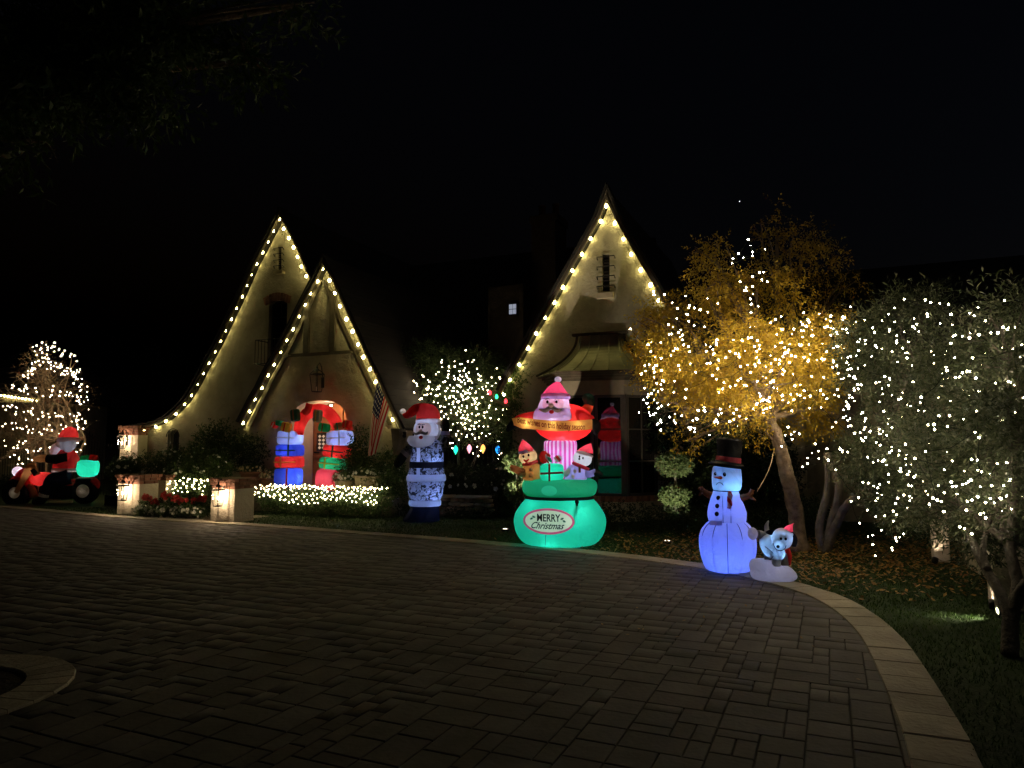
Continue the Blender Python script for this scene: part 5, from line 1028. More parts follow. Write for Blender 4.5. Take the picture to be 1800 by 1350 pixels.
S.tube('mouth', [(326, 524, hy - .002), (338, 510, hy - .012), (354, 507, hy - .014), (370, 513, hy - .014), (381, 527, hy - .01)], 2.6, 'black')
for b, w in ((625, 122), (685, 141), (744, 156)): S.disc('button', {625: 340, 685: 330, 744: 325}[b], b, 17, 18, -math.sqrt(1 - ((335 - 400) / w) ** 2) * w / S.sx - .004, 'black')
S.tube('scarf_ribbon', [(428, 578, -.16), (430, 610, -.19), (424, 640, -.20), (428, 670, -.215), (418, 700, -.23)], [14, 20, 16, 18, 12], NY['candy'])
for sd_, P_ in (('arm', [(285, 615, -.02), (250, 600, -.02), (215, 575, -.02), (200, 545, -.02)]), ('arm', [(500, 640, -.02), (540, 622, -.04), (580, 605, -.05), (605, 560, -.05)])):
    ar = S.tube(sd_, P_, [30, 26, 22, 15], 'brown', n=12); e = P_[2]
    S.tube('twig_finger', [e, (e[0] + (-18 if e[0] < 300 else 30), e[1] + 28, -.05), (e[0] + (-28 if e[0] < 300 else 50), e[1] + 42, -.05)], [16, 12, 7], 'brown', parent=ar, n=10)
    S.tube('twig_finger', [e, (e[0] + (-22 if e[0] < 300 else 15), e[1] - 10, -.06), (e[0] + (-34 if e[0] < 300 else 35), e[1] - 14, -.07)], [15, 11, 6], 'brown', parent=ar, n=10)
for k in range(5):                                               # sewn seams of the lower ball
    an = math.radians(-150 + 30 * k); pt = []
    for r_, b in ((168, 1180), (208, 1110), (231, 1000), (222, 900), (190, 845), (150, 815)):
        rr = (r_ * .975 + 1.5) / S.sx; x0, _, z = S.q(402, b); pt.append((x0 + rr * math.cos(an), rr * math.sin(an), z))
    MB().tube(spline(pt, 4), .0045, 5).build('seam', SEAM, S.t)
for k in (-1, 1): MB().tube(spline([(S.q(403 + k * 30, b)[0], -math.sqrt(max(.0001, (w / S.sx) ** 2 - (S.q(403 + k * 30, b)[0]) ** 2)) * .985 - .003, S.q(0, b)[2]) for w, b in ((150, 810), (156, 770), (152, 730), (136, 670), (112, 610))], 3), .0035, 4).build('seam', SEAM, S.t)
MB().add([S.q(268, 795, -.225), S.q(366, 795, -.255), S.q(366, 830, -.25), S.q(268, 830, -.22)], [(0, 3, 2, 1)]).build('care_label', NY['lilac'], S.t)
S.led(442, 545, -.05, 1.6, (.12, .40, 1)); S.led(402, 730, 0, 1.8, (.10, .15, 1)); S.led(402, 1060, -.05, 6.0, (.08, .16, 1))

# ---- white dog on a snow mound
X = Inf('dog_inflatable', 'small white dog inflatable in a red santa hat beside the sad snowman', 'inflatable', 1360, 1020, 765, 1260, 4.5)
X.lathe('snow_mound', smooth([(770, 120, 1262), (765, 165, 1250), (765, 190, 1220), (755, 180, 1185), (730, 160, 1150), (700, 115, 1115), (690, 60, 1100)]), 'beard', sy=.75, lobes=6, la=.06)
X.ell('body', 745, 1000, 78, 105, .02, .20, 'white', rot=-.45); X.ell('chest', 800, 1040, 62, 62, -.06, .16, 'white')
hd = X.ell('head', 840, 925, 80, 78, -.16, .17, 'white', .9, rot=.25)
X.ell('muzzle', 812, 962, 52, 40, -.27, .09, 'white'); X.disc('nose', 805, 968, 13, 12, -.37, 'black')
X.tube('mouth', [(770, 950, -.32), (785, 985, -.345), (820, 1000, -.35), (855, 985, -.33), (866, 960, -.30)], 2.5, 'black')
for a in (827, 862): e = X.disc('eye', a, 905, 15, 20, -.315, 'white'); X.disc('pupil', a + 2, 913, 10, 11, -.325, 'black', parent=e)
for P_ in ([(905, 880, -.10), (930, 930, -.08), (925, 985, -.06)],): X.tube('ear', P_, [16, 26, 20], 'navy')
X.tube('ear', [(775, 880, -.05), (745, 895, -.02), (715, 905, 0)], [12, 22, 14], 'navy')
h_ = X.lathe('santa_hat', smooth([(868, 58, 882), (872, 50, 868), (885, 38, 845), (905, 22, 822), (930, 6, 808)]), 'pink', y=-.14, tilt=.25); X.lathe('hat_trim', [(862, 55, 890), (862, 62, 884), (864, 60, 872), (866, 52, 868)], 'white', y=-.14, tilt=-.25, parent=h_)
X.tube('tail', [(725, 900, .1), (722, 850, .12), (738, 812, .12)], [22, 16, 4], 'beard')
X.tube('raised_leg', [(715, 940, .0), (680, 915, -.03), (650, 905, -.06)], [40, 34, 30], 'grey', n=16); X.ell('foot', 612, 903, 40, 48, -.08, .07, 'beard')
for P_, m_ in (([(730, 1060, 0), (730, 1110, 0), (730, 1140, 0)], 'grey'), ([(800, 1060, -.1), (790, 1110, -.1), (790, 1140, -.1)], 'white'), ([(850, 1040, -.05), (850, 1090, -.05), (852, 1135, -.05)], 'grey')): X.tube('leg', P_, [36, 34, 32], m_, n=16)
X.tube('scarf', [(870, 1000, -.08), (888, 1060, -.06), (884, 1130, -.04)], [20, 22, 14], 'red')
X.tube('seam', [(705, 990, -.16), (750, 1020, -.185), (770, 1050, -.19), (740, 1090, -.15)], 2.5, SEAM, n=5)
for a, b, y, p in ((850, 915, -.14, 1.1), (725, 985, .03, 1.2), (810, 1045, -.10, .7), (805, 962, -.335, .07)): X.led(a, b, y, p, (.22, .50, 1), .015)
X.led(612, 903, -.08, .05, (.5, .5, 1), .01); X.led(880, 850, -.14, .10, (1, .6, .9), .01); X.led(755, 1200, 0, .75, (.55, .6, 1))

# ---- camouflage santa (crop scale 3.97)
A = Inf('santa_inflatable', 'tall waving santa inflatable in grey camouflage suit by the flag', 'inflatable', 748, 915, 430, 1250, 3.97)
A.lathe('boots', smooth([(400, 128, 1254), (402, 136, 1240), (415, 120, 1200), (424, 108, 1165), (425, 104, 1148)]), 'navy', sy=.8, lobes=4, la=.12)
A.lathe('trouser_cuff', smooth([(425, 104, 1150), (425, 113, 1140), (425, 112, 1115), (426, 104, 1108)]), 'white', sy=.9)
A.lathe('trousers', smooth([(426, 106, 1108), (429, 120, 1060), (430, 128, 1010), (432, 131, 976)]), 'camo', sy=.9)
A.lathe('coat_hem', smooth([(432, 131, 980), (432, 139, 972), (433, 136, 945), (433, 126, 932)]), 'white', sy=.9)
NY['coat'] = fab_camo('nylon_coat_print', [(.02, .02, .022), (.12, .115, .10), (.62, .62, .66), (.26, .24, .20), (.50, .50, .52)], 11., [(A.q(377, 0)[0], 12 / A.sx)])
A.lathe('coat_skirt', smooth([(433, 127, 932), (434, 122, 905), (434, 118, 886)]), 'coat', sy=.9)
bl_ = A.lathe('belt', smooth([(435, 119, 888), (435, 121, 884), (435, 120, 852), (436, 117, 846)]), 'black', sy=.9)
A.lathe('coat', smooth([(436, 116, 846), (438, 115, 800), (436, 112, 750), (430, 100, 715), (430, 70, 690)]), 'coat', sy=.9)
AP = lambda a, b, ra, rb, pw, c: (A.q(a, b)[0], A.q(a, b)[2], ra / A.sx, rb / A.sz, pw, c)
A.ell('head', 428, 630, 88, 86, -.10, .30, fab_print('nylon_face_print', 'white', [AP(410, 622, 52, 46, 2.4, (.85, .64, .54))]), .95, z0=-.42, z1=.55)
A.lathe('beard', smooth([(395, 30, 750), (392, 70, 735), (393, 93, 705), (395, 92, 685), (400, 88, 668)]), 'beard', y=-.20, sy=.85)
A.tube('moustache', [(332, 640, -.35), (360, 658, -.43), (392, 645, -.45), (425, 656, -.43), (442, 634, -.36)], [3, 9, 11, 9, 3], 'stache'); A.ell('nose', 390, 636, 13, 12, -.47, .04, 'skin')
A.disc('lower_lip', 393, 680, 14, 12, -.44, 'red')
for a in (382, 404): A.disc('eye', a, 610, 6, 9, -.40, 'black')
for a in (380, 408): A.tube('eyebrow', [(a - 10, 594, -.40), (a, 590, -.415), (a + 10, 593, -.40)], 3, 'stache', n=6)
h_ = A.lathe('hat', smooth([(440, 80, 560), (441, 82, 530), (436, 76, 490), (425, 60, 460), (410, 38, 446), (400, 14, 440)]), 'red', y=-.04)
A.tube('hat_tail', [(400, 480, -.05), (350, 488, -.06), (310, 520, -.07), (285, 530, -.07), (270, 505, -.07)], [42, 36, 26, 16, 10], 'red', parent=h_); A.ell('pompom', 266, 500, 21, 21, -.07, .06, 'white', parent=h_)
A.lathe('hat_brim', smooth([(441, 78, 592), (441, 86, 584), (441, 86, 556), (441, 78, 548)]), 'white', y=-.04)
A.tube('hair', [(500, 575, -.1), (508, 640, -.08), (492, 690, -.12)], [20, 24, 12], 'white')
s_ = A.tube('sleeve', [(350, 760, 0), (320, 760, -.04), (290, 785, -.06)], [40, 36, 28], 'camo_dark'); A.tube('cuff', [(295, 778, -.06), (275, 800, -.06)], [32, 34], 'grey'); A.tube('mitten', [(280, 795, -.06), (255, 830, -.06), (232, 862, -.06), (218, 880, -.06)], [26, 34, 28, 12], 'black')
s_ = A.tube('sleeve', [(500, 760, 0), (545, 745, -.02), (560, 700, -.02), (562, 660, -.02)], [46, 40, 34, 30], 'camo_dark'); A.tube('cuff', [(562, 662, -.02), (562, 636, -.02)], [32, 32], 'lilac'); A.tube('mitten', [(562, 640, -.02), (563, 600, -.02), (563, 565, -.02), (560, 548, -.02)], [24, 30, 24, 8], 'black')
A.led(450, 640, .0, 2.4, (.45, .60, 1)); A.led(395, 700, -.2, .45, (.7, .76, 1)); A.led(468, 850, -.12, 3.4, (.24, .38, 1)); A.led(470, 1060, -.12, 3.4, (.24, .38, 1)); A.led(450, 1180, -.05, .8, (.3, .45, 1)); A.led(455, 560, 0, .8, (.6, .7, 1)); A.led(266, 500, -.07, .05, (1, 1, 1), .01); A.led(500, 640, -.085, .12, (.6, .7, 1), .01)

# ---- green sack with santa (crop scale 4.09)
K = Inf('santa_sack_inflatable', 'large green sack inflatable with santa holding a gold holiday banner', 'inflatable', 984, 957, 466, 1262, 4.09)
sackp = smooth([(466, 210, 1262), (466, 262, 1245), (466, 310, 1190), (467, 333, 1110), (466, 325, 1050), (466, 290, 990), (466, 250, 945), (466, 232, 930)])
SP = lambda a, b, ra, rb, pw, c: (K.q(a, b)[0], K.q(a, b)[2], ra / K.sx, rb / K.sz, pw, c)
K.lathe('sack', sackp, fab_print('nylon_sack_print', 'teal', [SP(390, 1075, 176, 86, 2., (.80, .10, .22)), SP(390, 1074, 160, 71, 2., (.86, .80, .62))]), sy=.85, lobes=8, la=.035)
K.lathe('sack_cord', smooth([(466, 228, 945), (466, 246, 938), (466, 240, 925), (466, 226, 918)]), 'black', sy=.85)
K.lathe('sack_rim', smooth([(466, 228, 922), (466, 255, 905), (467, 268, 860), (467, 262, 825), (467, 240, 805), (467, 200, 798), (467, 60, 800)]), fab_print('nylon_rim_print', 'green', [SP(395, 872, 54, 36, 2., (.08, .80, .50))]), sy=.85)
def sack_y(x, z):
    b = K.cyb - z * K.sz; pr = sorted(sackp, key=lambda p: p[2]); r = np.interp(b, [p[2] for p in pr], [p[1] for p in pr]) / K.sx; cx = 0
    a = math.atan2(-1, x / max(r, 1e-6)); f = 1 - .035 * (1 - abs(math.sin(4 * math.atan2(-math.sqrt(max(0, r * r - x * x)), x))) ** .6)
    return -math.sqrt(max(1e-4, r * r - x * x)) * .85
def patch(name, a, b, ra, rb, off, mat, parent, n=40, rings=8, r0=0.):
    vs = []; fs = []
    for k in range(rings + 1):
        f = r0 + (1 - r0) * k / rings
        for i in range(n):
            t_ = 2 * math.pi * i / n; x, _, z = K.q(a + ra * f * math.cos(t_), b + rb * f * math.sin(t_)); vs.append((x, sack_y(x, z) - off, z))
    fs = [(k * n + i, k * n + (i + 1) % n, (k + 1) * n + (i + 1) % n, (k + 1) * n + i) for k in range(rings) for i in range(n)]
    if r0 == 0: fs.append(tuple(range(n)))
    return MB().add(vs, fs, True).build(name, mat, parent)
def text(body, size, parent, mat, a, b, yfun, name, shear=0., width=None, K_=None, offset=.0, curve=None, space=1.):
    K_ = K_ or K; cu = bpy.data.curves.new('lettering', 'FONT'); cu.body = body; cu.size = 1; cu.shear = shear; cu.align_x = 'CENTER'; cu.align_y = 'CENTER'; cu.offset = offset; cu.resolution_u = 3; cu.space_character = space
    tmp = bpy.data.objects.new('lettering', cu); C.objects.link(tmp); dg = bpy.context.evaluated_depsgraph_get(); me = bpy.data.meshes.new_from_object(tmp.evaluated_get(dg)); C.objects.unlink(tmp); bpy.data.objects.remove(tmp)
    xs = [v.co.x for v in me.vertices]; w = max(xs) - min(xs); mx = (max(xs) + min(xs)) / 2; sc = (width / K_.sx) / w
    cx_, _, cz_ = K_.q(a, b)
    for v in me.vertices:
        u = (v.co.x - mx) * sc; x = cx_ + u; z = cz_ + v.co.y * size / K_.sz + (curve(u) if curve else 0); v.co = (x, yfun(x, z), z)
    me.materials.clear(); me.materials.append(mat); return link(name, me, None, parent)
oval = [q for q in K.t.children if q.name.startswith('sack')][0]
text('MERRY', 66, oval, PR['black'], 392, 1052, lambda x, z: sack_y(x, z) - .008, 'lettering', 0, 158, offset=.022)
text('Christmas', 62, oval, PR['black'], 385, 1103, lambda x, z: sack_y(x, z) - .008, 'lettering', .55, 225, offset=.014)
for a, b, rr in ((275, 1058, .5), (290, 1046, -.4), (482, 1054, .4), (496, 1070, -.5)):
    x, _, z = K.q(a, b); lf = MB(); P8 = [(math.cos(t_) * (15 if i % 2 else 9) / K.sx, math.sin(t_) * (8 if i % 2 else 5) / K.sz) for i, t_ in enumerate(np.linspace(0, 2 * math.pi, 12, endpoint=False))]
    vs = [(x + u * math.cos(rr) - w_ * math.sin(rr), 0, z + u * math.sin(rr) + w_ * math.cos(rr)) for u, w_ in P8]; lf.add([(p[0], sack_y(p[0], p[2]) - .008, p[2]) for p in vs], [tuple(range(12))]).build('holly_leaf', NY['darkgreen'], oval)
MB().tube(spline([K.q(585, 940, -.43), K.q(580, 990, -.46), K.q(572, 1030, -.50), K.q(562, 1075, -.52)], 4), [.028, .034, .02, .026, .02, .012, .02, .02, .014, .012, .012, .01, .008], 8).build('cord_end', NY['black'], K.t)
for an in (-118, -90, -62): MB().tube(spline([(math.cos(math.radians(an)) * r_ / K.sx * .975, math.sin(math.radians(an)) * r_ / K.sx * .835, K.q(0, b)[2]) for r_, b in ((262, 1243), (310, 1190), (333, 1110), (325, 1050), (290, 990), (250, 948))], 3), .004, 5).build('seam', SEAM, K.t) if an != -90 else MB().tube(spline([(K.q(a, b)[0], sack_y(K.q(a, b)[0], K.q(a, b)[2]) - .004, K.q(a, b)[2]) for a, b in ((368, 1240), (370, 1200), (372, 1165))], 3), .004, 5).build('seam', SEAM, K.t)
K.lathe('striped_column', smooth([(474, 112, 810), (474, 118, 760), (474, 118, 640), (474, 118, 545), (474, 105, 530)]), 'stripe', y=.06)
K.ell('santa_body', 500, 400, 218, 140, .10, .42, 'red', 1.)
hd = K.lathe('santa_head', smooth([(430, 118, 308), (432, 107, 270), (438, 97, 238)]), fab_print('nylon_head_print', 'white', [SP(424, 272, 74, 50, 2.6, (.85, .66, .62))]), y=-.22, sy=.85)
K.lathe('santa_beard', smooth([(418, 100, 392), (418, 134, 380), (418, 134, 345), (420, 124, 318), (424, 116, 304)]), 'lilac', y=-.25, sy=.78)
K.tube('moustache', [(328, 312, -.38), (370, 322, -.46), (410, 300, -.48), (455, 322, -.46), (494, 308, -.38)], [4, 16, 15, 16, 4], 'stache'); K.ell('nose', 411, 288, 18, 17, -.50, .05, 'skin'); K.disc('lower_lip', 414, 333, 17, 13, -.50, 'red')
for a in (385, 448): e = K.disc('eye', a, 262, 13, 15, -.425, 'white'); K.disc('pupil', a, 262, 8, 10, -.436, 'black', parent=e)
for a in (388, 452): K.tube('eyebrow', [(a - 16, 243, -.40), (a, 237, -.415), (a + 16, 241, -.40)], 4, 'stache', n=6)
h_ = K.lathe('santa_hat', smooth([(440, 96, 225), (440, 92, 205), (440, 76, 180), (443, 52, 150), (452, 26, 125), (460, 8, 112)]), 'pink', y=-.22); K.ell('pompom', 460, 98, 25, 21, -.22, .06, 'white', parent=h_)
K.lathe('hat_trim', smooth([(442, 94, 242), (442, 104, 232), (442, 102, 208), (441, 92, 200)]), 'lilac', y=-.22, parent=h_)
K.tube('arm', [(330, 360, -.05), (270, 362, -.20), (205, 372, -.34), (165, 385, -.44)], [46, 38, 28, 18], 'red'); K.tube('mitten', [(175, 400, -.42), (148, 418, -.44), (122, 440, -.44), (106, 465, -.42)], [18, 28, 24, 8], 'navy')
K.tube('arm', [(600, 370, -.1), (650, 372, -.25), (690, 382, -.38)], [46, 36, 26], 'red'); K.tube('mitten', [(690, 392, -.40), (715, 420, -.42), (722, 450, -.40), (715, 485, -.38)], [20, 36, 30, 12], 'black')
K.tube('leg', [(640, 330, .30), (672, 300, .42), (690, 262, .46)], [50, 40, 34], 'orange'); K.tube('boot', [(690, 270, .46), (690, 235, .46), (685, 215, .46), (655, 212, .40)], [36, 44, 42, 26], 'darkgreen')
bp_ = [(140, 378), (158, 402), (142, 418), (205, 446), (330, 456), (450, 466), (560, 462), (684, 455), (672, 436), (700, 412), (690, 395), (560, 402), (430, 400), (300, 384), (200, 372)]
def ban_y(x): return -.60 + .03 * (x / .45) ** 2
NB = 40; vs = []; top = [(140, 376), (200, 370), (300, 384), (430, 396), (560, 396), (692, 386)]; bot = [(140, 420), (205, 446), (330, 458), (450, 467), (560, 462), (692, 455)]
for i in range(NB + 1):
    a = 140 + 552 * i / NB
    for L in (top, bot): b = np.interp(a, [p[0] for p in L], [p[1] for p in L]); x, _, z = K.q(a, b); vs.append((x, ban_y(x), z))
for k in range(0, 2): vs[k] = (vs[k][0] + (.035 if k else 0), vs[k][1], vs[k][2])
fs = [(2 * i, 2 * i + 1, 2 * i + 3, 2 * i + 2) for i in range(NB)]
ban = MB().add(vs, fs).build('banner', fab('nylon_gold', (.80, .46, .12), .55), K.t)
text('Best wishes on this holiday season', 60, ban, PR['dkred'], 411, 424, lambda x, z: ban_y(x) - .005, 'lettering', 0, 462, offset=.022, curve=lambda u: -.055 * (u / .5 + .12) + (.03 * (u / .5) ** 2))
# gingerbread figure and little snowman in the sack
g = K.lathe('gingerbread_body', smooth([(272, 50, 808), (270, 62, 790), (270, 62, 730), (270, 54, 700), (268, 40, 685)]), 'tan', y=-.20, sy=.8, label='tan gingerbread figure body')
for b in (733, 772): K.disc('button', 266, b, 15, 15, -.20 - .11, 'cream', parent=g)
K.ell('gingerbread_head', 246, 642, 64, 52, -.22, .13, 'cream', .9, rot=-.2); h_ = K.lathe('small_hat', smooth([(238, 58, 605), (232, 50, 585), (220, 26, 548), (208, 4, 524)]), 'pink', y=-.22); K.ell('hat_tip', 208, 524, 6, 6, -.22, .013, 'white', parent=h_); K.tube('hat_trim', [(183, 616, -.26), (230, 606, -.33), (286, 600, -.26)], [9, 12, 9], 'lilac', parent=h_)
for a, b in ((216, 640), (252, 630)): K.disc('eye', a, b, 7, 10, -.35, 'black')
for a, b in ((212, 622), (250, 612)): K.tube('eyebrow', [(a - 9, b + 3, -.335), (a, b - 2, -.345), (a + 9, b, -.335)], 2.2, 'black', n=6)
K.tube('smile', [(218, 662, -.34), (236, 673, -.355), (255, 656, -.34)], [4, 8, 4], 'red', n=8); K.tube('small_scarf', [(212, 695, -.26), (262, 690, -.33), (312, 672, -.25)], [10, 13, 10], 'pink')
K.tube('gingerbread_arm', [(230, 750, -.22), (185, 742, -.26), (145, 722, -.28), (122, 708, -.28)], [26, 26, 24, 12], 'brown'); K.tube('gingerbread_arm', [(225, 760, -.25), (200, 765, -.28), (185, 758, -.30)], [20, 20, 14], 'tan')
g = K.lathe('small_snowman_body', smooth([(580, 60, 832), (580, 76, 812), (584, 74, 760), (586, 62, 720), (588, 44, 700)]), 'lilac', y=-.20, sy=.8)
for a, b in ((574, 742), (560, 778)): K.disc('button', a, b, 13, 13, -.20 - .145, 'cream', parent=g)
K.ell('small_snowman_head', 628, 655, 66, 52, -.22, .13, 'white', .9, rot=.25); h_ = K.lathe('small_hat', smooth([(645, 56, 612), (655, 46, 592), (672, 22, 565), (688, 4, 550)]), 'pink', y=-.22, tilt=-.15); K.tube('hat_trim', [(592, 606, -.27), (640, 618, -.34), (694, 640, -.25)], [9, 13, 10], 'white', parent=h_)
for a, b in ((606, 640), (630, 650)): K.disc('eye', a, b, 6, 9, -.35, 'black')
K.disc('nose', 604, 656, 7, 7, -.365, 'black'); K.tube('small_scarf', [(562, 685, -.26), (610, 705, -.34), (668, 728, -.24)], [11, 14, 10], 'pink'); K.tube('scarf_end', [(606, 705, -.35), (606, 750, -.36)], [8, 8], 'brown')
K.tube('small_snowman_arm', [(640, 760, -.22), (680, 762, -.24), (720, 745, -.26)], [26, 24, 22], 'lilac'); K.tube('small_mitten', [(712, 755, -.26), (740, 758, -.28), (765, 770, -.28)], [20, 22, 12], 'black'); K.tube('small_snowman_arm', [(540, 745, -.24), (515, 755, -.28), (500, 770, -.30)], [24, 22, 18], 'white')
gb_ = K.box('gift_box', 413, 748, 165, 122, -.34, .22, 'teal'); K.tube('ribbon', [(397, 690, -.45), (397, 750, -.462), (397, 808, -.45)], 7, 'red', parent=gb_); K.tube('ribbon', [(335, 756, -.45), (410, 752, -.462), (490, 748, -.45)], 7, 'red', parent=gb_)
K.tube('candy_cane', [(395, 690, -.30), (375, 640, -.30), (385, 625, -.30), (405, 640, -.30)], 8, NY['candy']); K.ell('ornament_ball', 356, 645, 32, 44, -.20, .07, 'red'); K.disc('lollipop', 455, 655, 26, 26, -.28, NY['candy'], th=.03); K.tube('leaf_decoration', [(385, 640, -.33), (400, 660, -.34), (412, 680, -.33)], [4, 12, 4], 'green')
for a, b, y, p, c in ((466, 1090, .05, 5.5, (.6, .9, 1)), (575, 1050, -.36, 1.5, (.8, .95, 1)), (400, 1200, -.38, .8, (.7, .95, 1)), (300, 1010, -.25, .7, (.7, .95, 1)), (466, 860, 0, 2.3, (.7, .95, 1)), (470, 640, .06, 3.6, (.62, .50, 1)), (520, 410, .10, 9.0, (1, .55, .62)), (430, 270, -.18, 1.6, (.62, .62, 1)), (425, 345, -.25, .9, (.5, .45, 1)), (452, 185, -.22, .7, (1, .5, 1)), (460, 98, -.22, .06, (.8, .7, 1)), (445, 222, -.22, .35, (.6, .5, 1)), (240, 372, -.27, .12, (1, .7, .7)), (650, 372, -.25, .12, (1, .7, .7)), (690, 285, .44, .12, (1, .7, .6)), (232, 575, -.22, .25, (1, .7, .8)), (660, 590, -.22, .25, (1, .7, .8)), (165, 735, -.27, .10, (1, .8, .6)), (250, 415, -.50, .7, (1, .85, .6)), (420, 425, -.53, .6, (1, .85, .6)), (590, 430, -.50, .7, (1, .85, .6)), (690, 757, -.24, .06, (.6, .6, 1)), (246, 645, -.2, .55, (1, .85, .6)), (270, 740, -.2, .35, (1, .8, .5)), (628, 660, -.2, .6, (.7, .85, 1)), (584, 765, -.2, .6, (.55, .5, 1)), (413, 750, -.32, .9, (.7, .95, 1))): K.led(a, b, y, p, c)  # the warm lamps behind the banner are added fill to brighten its cloth

# ---- gift arch round the door (crop scale 4.5)
R_ = Inf('gift_arch_inflatable', 'inflatable arch of stacked gifts glowing round the front door', 'inflatable', 555, 860, 787, 990, 4.5, Y=16.95, gz=.42, turn=False)
R_.t.rotation_euler = (0, 0, -HA * .8); R_.sx *= .86
def gift(name, a, b, w, h, mat, rib, dep=.42, rot=0., hor=True, vx=0., label=None):
    o = R_.box(name, a, b, w, h, 0, dep, mat, rot, .35, label=label); yy = -dep / 2 - .002
    if rib:
        R_.box('ribbon', a + vx, b, 13, h * .98, yy + .012, .03, rib, rot, .5, o)
        if hor: R_.box('ribbon', a, b, w * .98, 10, yy + .012, .03, rib, rot, .5, o)
    return o
gift('gift', 573, 555, 158, 112, 'white', 'cream', hor=True, vx=30, rot=.03); gift('gift', 573, 655, 176, 96, 'blue', 'darkgreen', vx=28); gift('gift', 572, 748, 184, 94, 'red', 'yellow', rot=-.02, vx=-30); gift('gift', 566, 868, 176, 150, 'blue', 'red', hor=False, vx=28)
R_.lathe('candy_base', [(566, 92, 992), (566, 95, 970), (566, 92, 944)], NY['candy'], sy=1.)
gift('gift', 968, 558, 160, 118, 'white', 'cream', rot=-.03, vx=30); gift('gift', 948, 662, 172, 98, 'red', 'darkgreen', rot=.10); gift('gift', 920, 755, 170, 90, 'green', 'yellow', rot=.08, vx=-28); R_.ell('gift', 880, 885, 78, 92, 0, .22, 'pink', .6); R_.lathe('candy_base', [(870, 66, 992), (870, 68, 972), (870, 62, 955)], NY['blue'])
ac = R_.tube('arch_tube', [(640, 530, .0), (650, 450, .0), (700, 370, .0), (790, 335, .0), (880, 365, .0), (935, 440, .0), (965, 520, .0)], [36, 45, 47, 48, 47, 45, 38], 'red', n=20)
for a, b, w, h, m_, r_, rt, lb in ((655, 380, 58, 96, 'darkgreen', 'brown', -.15, 'dark green hanging gift'), (832, 388, 56, 98, 'grey', 'yellow', .08, 'grey hanging gift'), (885, 478, 74, 66, 'green', 'brown', .15, 'green hanging gift'), (490, 455, 40, 44, 'red', 'white', .5, 'small red gift'), (530, 440, 46, 44, 'green', None, .2, 'small green gift'), (585, 472, 66, 76, 'yellow', 'red', .25, 'small yellow gift'), (1000, 470, 66, 60, 'tan', 'green', -.2, 'small tan gift'), (1062, 455, 56, 64, 'red', 'tan', .15, 'small red gift')):
    o = R_.box('small_gift', a, b, w, h, -.22, .16, m_, rt, .4, ac, lb)
    if r_: R_.box('gift_ribbon', a, b, 9, h * .95, -.302, .02, r_, rt, .5, ac)
st_ = R_.tube('stocking', [(770, 290, -.24), (762, 330, -.25), (748, 360, -.25), (718, 348, -.25)], [26, 26, 24, 16], 'red', parent=ac)
R_.tube('stocking', [(1045, 470, -.02), (1048, 500, -.02)], [20, 24], 'pink', parent=ac)
for a, b, p, c in ((605, 560, 2.8, (.20, .36, 1)), (575, 655, 2.4, (.5, .6, 1)), (590, 750, 2.0, (1, .8, .85)), (620, 870, 3.4, (.5, .65, 1)), (985, 560, 2.8, (.20, .36, 1)), (948, 662, 2.2, (1, .7, .8)), (920, 755, 1.6, (.8, 1, .9)), (882, 885, 2.8, (1, .7, .8)), (655, 460, .5, (1, .7, .75)), (740, 352, .6, (1, .7, .75)), (850, 352, .7, (1, .7, .8)), (930, 440, .6, (1, .7, .8))): R_.led(a, b, 0, p, c, .03)

# ---- santa on a motorbike (crop scale 3.552)
B = Inf('santa_motorbike_inflatable', 'santa inflatable riding a red motorbike with a green sack', 'inflatable', 90, 884, 320, 1152, 3.552, turn=False)
B.sx = B.sz
for nm, a, b, r, hb in (('wheel', 108, 1088, 86, 36), ('wheel', 528, 1078, 78, 44)):
    Mx = Matrix.Translation(Vector(B.q(a, b))) @ Matrix.Rotation(math.pi / 2, 4, 'X'); R1 = r / B.sx
    w_ = MB().lathe([(R1 * .4, -.12), (R1 * .8, -.15), (R1, -.09), (R1 * 1.02, 0), (R1, .09), (R1 * .8, .15), (R1 * .4, .12)], n=28, M=Mx).build(nm, NY['black'], B.t); B.ell('hub', a, b, hb, hb, -.10, .08, 'cream', parent=w_)
B.tube('front_fender', [(60, 1020, 0), (110, 1005, 0), (165, 1030, 0), (180, 1090, 0), (155, 1145, 0)], [12, 26, 30, 24, 8], 'red'); B.tube('rear_fender', [(455, 1080, 0), (480, 1030, 0), (540, 1010, 0), (590, 1035, 0), (600, 1065, 0)], [10, 26, 30, 26, 8], 'red')
B.box('engine_block', 375, 1080, 250, 95, .02, .42, 'black', 0, .5); B.ell('fuel_tank', 258, 1005, 72, 42, 0, .20, 'red', .8); B.box('seat', 420, 1030, 110, 50, 0, .34, 'red', 0, .5); B.box('rear_rack', 525, 1015, 110, 40, 0, .3, 'black', 0, .6)
B.tube('fork', [(225, 925, -.14), (185, 965, -.16), (160, 1020, -.17), (125, 1085, -.17)], [18, 22, 18, 12], 'tan'); B.tube('exhaust_pipe', [(330, 1140, -.2), (400, 1143, -.2), (478, 1140, -.2)], [6, 8, 9], 'cream'); B.tube('side_stand', [(195, 1040, -.1), (225, 1070, -.15), (245, 1110, -.18)], [12, 18, 20], 'tan')
h_ = B.ell('headlight', 100, 958, 28, 30, 0, .14, 'white', parent=None, rot=.5); B.tube('headlight_shell', [(118, 965, 0), (145, 985, 0), (175, 1000, 0)], [34, 32, 18], 'pink')
B.tube('handlebar', [(190, 930, -.2), (225, 920, -.22), (262, 975, -.22)], [14, 16, 12], 'tan'); B.tube('handlebar_grip', [(235, 945, -.25), (255, 975, -.25)], [16, 16], 'black')
